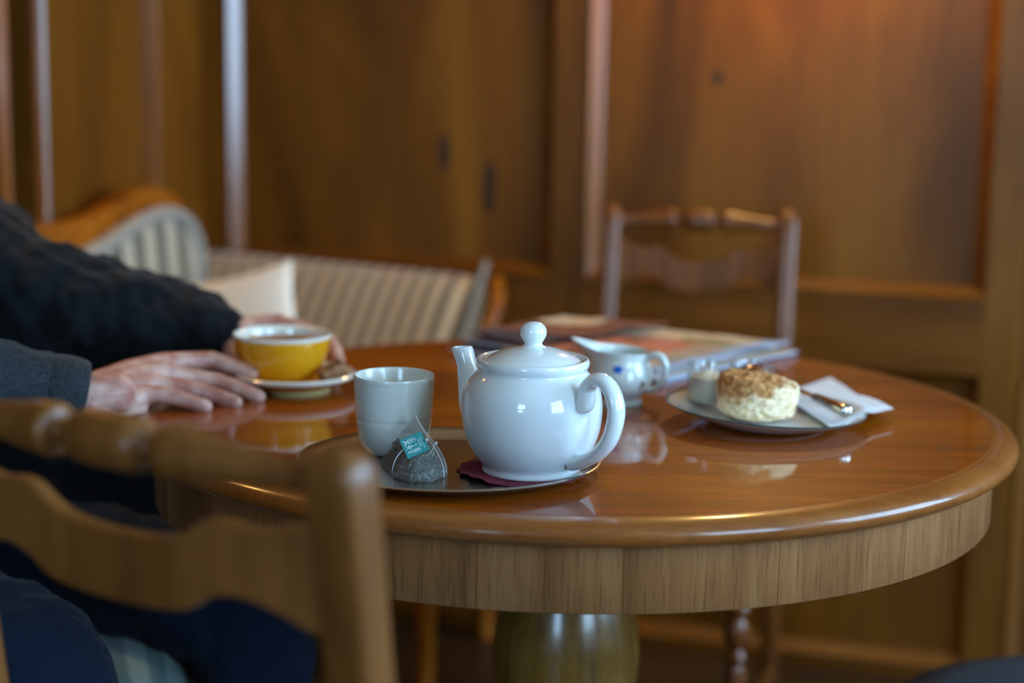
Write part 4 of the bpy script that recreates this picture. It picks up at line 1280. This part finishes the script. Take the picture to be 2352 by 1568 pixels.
# two small glasses
def jar(x, y, h, fill, lab, flab, r=0.0275, fz=0.7):
    bm = bmesh.new()
    lathe(bm, [(0, 0.0), (r - 0.004, 0.0), (r - 0.001, 0.002), (r, 0.006), (r, h - 0.006), (r + 0.001, h - 0.003), (r + 0.0008, h), (r - 0.0015, h), (r - 0.0022, h - 0.004), (r - 0.0024, 0.006), (0, 0.0045)], 64)
    o = fix(obj('glass_jar', bm, M['glass'])); onplate(o, x, y, 0.0055); tag(o, lab, 'jar')
    bm = bmesh.new(); hh = h * fz
    lathe(bm, [(0, 0.0052), (r - 0.0050, 0.0052), (r - 0.0030, 0.0075), (r - 0.0030, hh), (r * 0.6, hh + 0.003), (r * 0.25, hh + 0.006), (0, hh + 0.0065)], 48)
    for v in bm.verts:
        if v.co.z > hh: v.co += Vector((0, 0, 0.003 * noise.noise(v.co * 90)))
    f = fix(obj('filling', bm, fill)); onplate(f, x, y, 0.0055); return f
f = jar(-0.064, 0.046, 0.050, M['cream'], 'small glass of clotted cream behind the left side of the scone', '')
f.name = 'clotted_cream'; tag(f, 'white clotted cream filling the left small glass', 'cream')
f = jar(-0.008, 0.082, 0.048, M['jam'], 'small glass of dark jam directly behind the scone', '', fz=0.84)
f.name = 'jam'; tag(f, 'dark berry jam in the small glass behind the scone', 'jam')
# knife
kn = empty('knife', (0, 0, 0), 0, 'shiny steel table knife resting on the plate beside the scone', 'knife')
kp0, kp1 = Vector((0.392, 1.985, 0.7880)), Vector((0.336, 2.172, 0.7890))
kd = (kp1 - kp0).normalized()
kn.location = kp0; kn.rotation_euler = kd.to_track_quat('Y', 'Z').to_euler()
bm = bmesh.new(); sweep(bm, [(0, y, 0) for y in (0, 0.002, 0.006, 0.03, 0.06, 0.085, 0.090)], [0.005, 0.0082, 0.0092, 0.0082, 0.0070, 0.0058, 0.0045], 20, sx=1.0, sy=0.8, side=(1, 0, 0), power=2.6)
fix(obj('handle', bm, M['cutlery'], kn))
bm = bmesh.new()
bl = [(0.088, -0.004, 0.004), (0.095, -0.006, 0.005), (0.13, -0.0085, 0.0055), (0.17, -0.009, 0.0055), (0.19, -0.006, 0.0055), (0.197, 0.001, 0.004)]
rw = [[bm.verts.new((x, y, s_)) for x, s_ in ((a, 0.0), (a * 0.2, -0.0008), (b, -0.0006), (b, 0.0006), (a * 0.2, 0.0008))] for y, a, b in bl]
for p, q_ in zip(rw, rw[1:]):
    for i in range(5): bm.faces.new((p[i], p[(i + 1) % 5], q_[(i + 1) % 5], q_[i]))
bm.faces.new(rw[0]); bm.faces.new(rw[-1]); fix(obj('blade', bm, M['cutlery'], kn, smooth=False))
# paper napkin: folded in four, draped over the plate rim
nap = empty('paper_napkin', (0.39, 2.13, TZ), 0, 'folded white paper napkin under the knife, hanging over the plate rim', 'napkin')
def naph(x, y):
    d = math.hypot(x - 0.304, y - 2.043)
    tilt = -(x - 0.304) * math.sin(PA)
    if d < 0.088: h = 0.0107
    elif d < 0.120: h = 0.0107 + 0.0115 * (d - 0.088) / 0.032
    else: h = max(0.0006, 0.0222 - (d - 0.120) * 0.22)
    h = h + (tilt if d < 0.13 else tilt * max(0, 1 - (d - .13) / .03))
    return max(h + 0.0012, 0.0006)
def ply(cs, off, name):
    F, R_, B, L = [Vector((p[0], p[1], 0)) for p in cs]; N = 22
    bm = bmesh.new(); tp = []; bt = []
    for j in range(N + 1):
        a, b = [], []
        for i in range(N + 1):
            p = F.lerp(R_, i / N).lerp(L.lerp(B, i / N), j / N)
            z = naph(p.x, p.y) + off + 0.0008 * noise.noise(Vector((p.x * 30, p.y * 30, off * 500)))
            a.append(bm.verts.new((p.x - 0.39, p.y - 2.13, z + 0.0011))); b.append(bm.verts.new((p.x - 0.39, p.y - 2.13, z)))
        tp.append(a); bt.append(b)
    for j in range(N):
        for i in range(N):
            bm.faces.new((tp[j][i], tp[j][i + 1], tp[j + 1][i + 1], tp[j + 1][i])); bm.faces.new((bt[j][i], bt[j + 1][i], bt[j + 1][i + 1], bt[j][i + 1]))
        for A, B_2 in ((tp, bt),):
            bm.faces.new((A[0][j], B_2[0][j], B_2[0][j + 1], A[0][j + 1])); bm.faces.new((A[N][j], A[N][j + 1], B_2[N][j + 1], B_2[N][j]))
            bm.faces.new((A[j][0], A[j + 1][0], B_2[j + 1][0], B_2[j][0])); bm.faces.new((A[j][N], B_2[j][N], B_2[j + 1][N], A[j + 1][N]))
    return fix(obj(name, bm, M['paper'], nap))
NPc = [(0.372, 1.985), (0.464, 2.072), (0.437, 2.330), (0.338, 2.190)]
ply(NPc, 0.0, 'ply'); ply([(0.370, 1.987), (0.459, 2.079), (0.433, 2.327), (0.337, 2.189)], 0.0015, 'ply')

# ------------------------------------------------------------------ person
per = empty('person', (-0.80, 2.18, 0), 0, 'seated person in black jacket and blue jeans, hands at the yellow cup', 'person')
def L3(chain):
    return [(c[0] + 0.80, c[1] - 2.18, c[2], c[3]) for c in chain]
def K(p, r): return (p[0], p[1], p[2], r)
RHAND = [
    # wrist and forearm
    [K((-0.5639, 1.9850, 0.7926), .030), K((-0.5017, 2.0200, 0.7862), .0265), K((-0.4732, 2.0350, 0.7842), .0270)],
    # metacarpals: index, middle, ring, little
    [K((-0.5052, 2.0450, 0.7859), .021), K((-0.4675, 2.1000, 0.7974), .0178), K((-0.4326, 2.1350, 0.8041), .0142)],
    [K((-0.5028, 2.0350, 0.7837), .022), K((-0.4643, 2.0850, 0.7916), .0188), K((-0.4320, 2.1150, 0.7963), .0148)],
    [K((-0.5005, 2.0250, 0.7788), .022), K((-0.4653, 2.0650, 0.7852), .0185), K((-0.4378, 2.0900, 0.7862), .0142)],
    [K((-0.4982, 2.0150, 0.7725), .022), K((-0.4705, 2.0400, 0.7720), .0190), K((-0.4460, 2.0600, 0.7764), .0142)],
    [K((-0.4984, 2.0150, 0.7673), .020), K((-0.4769, 2.0350, 0.7602), .0175), K((-0.4488, 2.0550, 0.7640), .0125)],
    # fingers
    [K((-0.4326, 2.1350, 0.8041), .0138), K((-0.4052, 2.1600, 0.8039), .0112), K((-0.3813, 2.1800, 0.8007), .0120), K((-0.3533, 2.1780, 0.7931), .0108), K((-0.3301, 2.1740, 0.7863), .0098)],
    [K((-0.4320, 2.1150, 0.7957), .0138), K((-0.3979, 2.1280, 0.7883), .0112), K((-0.3663, 2.1330, 0.7813), .0120), K((-0.3354, 2.1290, 0.7726), .0108), K((-0.3149, 2.1220, 0.7655), .0100)],
    [K((-0.4378, 2.0900, 0.7851), .0134), K((-0.4071, 2.0960, 0.7818), .0112), K((-0.3812, 2.1000, 0.7760), .0118), K((-0.3550, 2.0970, 0.7683), .0106), K((-0.3377, 2.0920, 0.7641), .0096)],
    [K((-0.4460, 2.0600, 0.7775), .0130), K((-0.4264, 2.0620, 0.7795), .0106), K((-0.4079, 2.0640, 0.7768), .0110), K((-0.3860, 2.0620, 0.7700), .0096), K((-0.3689, 2.0600, 0.7654), .0088)],
    # thumb, on the far side
    [K((-0.5021, 2.0750, 0.7783), .018), K((-0.4766, 2.1400, 0.7769), .0150), K((-0.4484, 2.1750, 0.7718), .0120), K((-0.4265, 2.1900, 0.7607), .0098)],
]
LHAND = [
    [K((-0.4464, 2.3600, 0.8018), .030), K((-0.3930, 2.3450, 0.8052), .0275), K((-0.3692, 2.3450, 0.8068), .0270)],
    [K((-0.3871, 2.3450, 0.8041), .022), K((-0.3521, 2.3500, 0.8135), .019), K((-0.3193, 2.3500, 0.8213), .0145)],
    [K((-0.3871, 2.3450, 0.8023), .022), K((-0.3492, 2.3500, 0.8051), .019), K((-0.3164, 2.3500, 0.8117), .0150)],
    [K((-0.3864, 2.3400, 0.7971), .022), K((-0.3485, 2.3450, 0.7969), .018), K((-0.3187, 2.3450, 0.8016), .0140)],
    [K((-0.3885, 2.3350, 0.7949), .021), K((-0.3560, 2.3350, 0.7877), .016), K((-0.3264, 2.3350, 0.7882), .0130)],
    [K((-0.3193, 2.3500, 0.8207), .0140), K((-0.2818, 2.3350, 0.8165), .0115), K((-0.2495, 2.3100, 0.8075), .0120), K((-0.2358, 2.2900, 0.7963), .0095), K((-0.2296, 2.2750, 0.7856), .0085)],
    [K((-0.3164, 2.3500, 0.8165), .0140), K((-0.2789, 2.3350, 0.8100), .0105), K((-0.2534, 2.3180, 0.7971), .0108), K((-0.2415, 2.3000, 0.7844), .0092), K((-0.2370, 2.2900, 0.7768), .0084)],
    [K((-0.3187, 2.3450, 0.8016), .0130), K((-0.2878, 2.3350, 0.7966), .0100), K((-0.2638, 2.3220, 0.7861), .0100), K((-0.2545, 2.3120, 0.7761), .0085)],
    [K((-0.3264, 2.3350, 0.7882), .0120), K((-0.3000, 2.3280, 0.7844), .0092), K((-0.2801, 2.3200, 0.7766), .0090), K((-0.2724, 2.3140, 0.7706), .0080)],
    [K((-0.3818, 2.3300, 0.7959), .018), K((-0.3699, 2.3100, 0.7846), .0150), K((-0.3596, 2.3000, 0.7777), .0120), K((-0.3467, 2.2920, 0.7746), .0100)],
]
HC = (-0.775, 2.19)
BODY = [
    [(-0.80, 1.99, 0.97, .035), (-0.78, 1.93, 0.84, .036), K((-0.5639, 1.9850, 0.7926), .031)],
    [(-0.80, 2.38, 0.96, .035), (-0.69, 2.39, 0.87, .038), K((-0.4464, 2.3600, 0.8018), .031)],
    [(-0.80, 2.02, 0.97, .03), (-0.80, 2.19, 1.00, .05), (-0.80, 2.36, 0.97, .03)],
    [(-0.80, 2.19, 1.00, .06), (-0.790, 2.19, 1.08, .054), (HC[0], HC[1], 1.15, .056)],
    # head: skull, cheeks, jaw and chin, brow, nose, ears
    [(HC[0] - .020, HC[1], 1.243, .078), (HC[0] + .008, HC[1], 1.235, .073)],
    [(HC[0] + .032, HC[1] - .030, 1.205, .036), (HC[0] + .032, HC[1] + .030, 1.205, .036)],
    [(HC[0] + .020, HC[1] - .030, 1.175, .034), (HC[0] + .062, HC[1], 1.150, .020), (HC[0] + .020, HC[1] + .030, 1.175, .034)],
    [(HC[0] + .050, HC[1], 1.180, .032)],
    [(HC[0] + .066, HC[1] - .036, 1.252, .0115), (HC[0] + .077, HC[1], 1.250, .0125), (HC[0] + .066, HC[1] + .036, 1.252, .0115)],
    [(HC[0] + .078, HC[1], 1.240, .008), (HC[0] + .098, HC[1], 1.208, .0105)],
    [(HC[0] + .088, HC[1] - .011, 1.204, .008), (HC[0] + .088, HC[1] + .011, 1.204, .008)],
    [(HC[0] - .005, HC[1] - .078, 1.232, .013), (HC[0] - .003, HC[1] - .076, 1.205, .009)],
    [(HC[0] - .005, HC[1] + .078, 1.232, .013), (HC[0] - .003, HC[1] + .076, 1.205, .009)],
]
blob('body', [L3(c) for c in RHAND + LHAND + BODY], M['skin'], per, 0.0016, 4)
for sy in (-1, 1):
    ec = Vector((HC[0] + .0625 + .80, HC[1] + sy * .031 - 2.18, 1.234))
    bm = bmesh.new(); ball(bm, ec + Vector((-.002, 0, 0)), 0.0112, 20)
    ey = obj('eye', bm, M['cream_glaze'], per)
    bm = bmesh.new(); ball(bm, ec + Vector((.0060, 0, -.002)), 0.0046, 14, sx=.8)
    obj('iris', bm, M['hair'], ey)
    bm = bmesh.new(); sweep(bm, spline([ec + Vector((.012, -.017, .021)), ec + Vector((.016, 0, .026)), ec + Vector((.010, .018, .021))], 5), 0.0028, 8, sy=1.6)
    obj('eyebrow', bm, M['hair'], per)
for zz, rr_ in ((1.181, .0042), (1.174, .0050)):
    bm = bmesh.new(); sweep(bm, spline([(HC[0] + .072 + .80, HC[1] - .024 - 2.18, zz - .001), (HC[0] + .083 + .80, HC[1] - 2.18, zz + .001), (HC[0] + .072 + .80, HC[1] + .024 - 2.18, zz - .001)], 6), [rr_ * (0.35 + 0.65 * math.sin(PI * i / 12)) for i in range(13)], 10)
    obj('lip', bm, M['lip'], per)
# fingernails
def nail(p, q_, up_):
    p = Vector(p) - Vector((-0.80, 2.18, 0)); q_ = Vector(q_) - Vector((-0.80, 2.18, 0)); d = (q_ - p).normalized()
    upv = (Vector(up_) - d * Vector(up_).dot(d)).normalized(); sd = d.cross(upv)
    bm = bmesh.new(); rows = []
    for j in range(6):
        row = []
        for i in range(7):
            a = (i / 6 - 0.5) * 1.6; l_ = -0.004 + 0.0095 * j / 5
            w_ = 0.0076 * (1 if j < 4 else (0.9 if j == 4 else 0.7))
            row.append(bm.verts.new(q_ + d * l_ + sd * (math.sin(a) * w_) + upv * (0.0082 * math.cos(a) + 0.0016 - 0.0004 * j)))
        rows.append(row)
    for a, b in zip(rows, rows[1:]):
        for i in range(6): bm.faces.new((a[i], a[i + 1], b[i + 1], b[i]))
    fix(obj('fingernail', bm, M['nail'], per))
for f_ in RHAND[6:10]: nail(f_[-2][:3], f_[-1][:3], (-0.1, -0.25, 1))
# hair
def hair(bm):
    ball(bm, (HC[0] - .034 + .80, HC[1] - 2.18, 1.264), 0.086, 24, sx=1.0, sy=.94, sz=.9)
o = blob('hair', [], M['hair'], per, 0.004, 4, extra=hair); displace(o, 0.02, 0.01)
# clothes
jl = [
    [K((-0.9019, 2.3800, 0.9483), .090), K((-0.7570, 2.3700, 0.9050), .099), K((-0.6792, 2.3650, 0.8667), .082), K((-0.6068, 2.3600, 0.8487), .0735), K((-0.5237, 2.3600, 0.8296), .066), K((-0.4641, 2.3600, 0.8185), .058), K((-0.4215, 2.3550, 0.8115), .050), K((-0.3879, 2.3500, 0.8057), .0400)],
    [(-0.81, 2.36, 0.97, .078), K((-0.9019, 2.3800, 0.9483), .088)],
    [(-0.81, 2.00, 0.97, .078), (-0.80, 1.94, 0.88, .070)],
    [(-0.81, 2.02, 0.985, .066), (-0.80, 2.19, 1.005, .070), (-0.81, 2.34, 0.985, .066)],
    [(-0.80, 2.19, 0.98, .105), (-0.82, 2.19, 0.80, .125)],
    [(-0.84, 2.08, 0.98, .12), (-0.86, 2.10, 0.74, .125), (-0.84, 2.10, 0.56, .12)],
    [(-0.84, 2.28, 0.98, .12), (-0.86, 2.26, 0.74, .125), (-0.84, 2.28, 0.56, .12)],
    [K((-0.7423, 2.3700, 0.8135), .070), K((-0.6575, 2.3650, 0.7944), .052), K((-0.5724, 2.3600, 0.7876), .040), K((-0.5066, 2.3600, 0.7856), .032)],
    # jacket hem lying over the lap
    [(-0.80, 2.30, 0.60, .10), (-0.60, 2.29, 0.600, .085), (-0.44, 2.28, 0.585, .070), (-0.36, 2.26, 0.560, .050)],
]
o = blob('jacket', [L3(c) for c in jl], M['jacket'], per, 0.005, 6)
displace(o, 0.06, 0.036); displace(o, 0.025, 0.008)
js = [[(-0.80, 1.93, 0.88, .066), (-0.77, 1.935, 0.835, .062), K((-0.6611, 1.9600, 0.8148), .056), K((-0.5937, 1.9850, 0.8102), .0460), K((-0.5526, 2.0000, 0.8007), .0410), K((-0.5293, 2.0080, 0.7949), .0365)]]
o = blob('lit_jacket_sleeve', [L3(c) for c in js], M['jacket_lit'], per, 0.003, 3)  # near sleeve of the jacket, in the lit copy of its cloth
displace(o, 0.035, 0.008)
bm = bmesh.new()
cA, cB = Vector((-0.5485, 2.0000, 0.7998)) - Vector((-0.80, 2.18, 0)), Vector((-0.5027, 2.0160, 0.7885)) - Vector((-0.80, 2.18, 0))
sweep(bm, [cA, cA.lerp(cB, .5), cB], [.0390, .0425, .0385], 40, cap=False)
o = fix(obj('cuff', bm, M['jacket_lit'], per)); sm = o.modifiers.new('thick', 'SOLIDIFY'); sm.thickness = 0.003; sub(o, 1)
bm = bmesh.new(); lathe(bm, [(0, 0.0018), (0.0035, 0.0016), (0.0058, 0.0026), (0.0075, 0.0018), (0.0078, 0.0), (0, 0)], 24)
o = fix(obj('button', bm, M['button'], per)); o.location = Vector((-0.5423, 1.9510, 0.7836)) - Vector((-0.80, 2.18, 0)); o.rotation_euler = (R(75), 0, R(-5))
jn = [
    [(-0.85, 2.28, 0.555, .105), (-0.62, 2.25, 0.530, .088), (-0.44, 2.17, 0.505, .084), (-0.335, 2.14, 0.470, .082), (-0.325, 2.14, 0.42, .080), (-0.33, 2.15, 0.28, .068), (-0.34, 2.20, 0.12, .052)],
    [(-0.85, 2.08, 0.555, .105), (-0.70, 1.95, 0.535, .092), (-0.53, 1.84, 0.515, .084), (-0.500, 1.82, 0.480, .080), (-0.505, 1.83, 0.42, .070), (-0.52, 1.86, 0.28, .060), (-0.54, 1.88, 0.12, .052)],
    [(-0.88, 2.10, 0.57, .12), (-0.88, 2.26, 0.57, .12)],
]
o = blob('jeans', [L3(c) for c in jn], M['denim'], per, 0.005, 5); displace(o, 0.05, 0.014); displace(o, 0.015, 0.003)
for (x, y) in ((-0.34, 2.20), (-0.54, 1.88)):
    o = blob('shoe', [L3([(x - .03, y, 0.045, .044), (x + .03, y, 0.05, .042), (x + .12, y, 0.038, .038), (x + .19, y, 0.030, .030)])], M['shoe'], per, 0.004, 3)
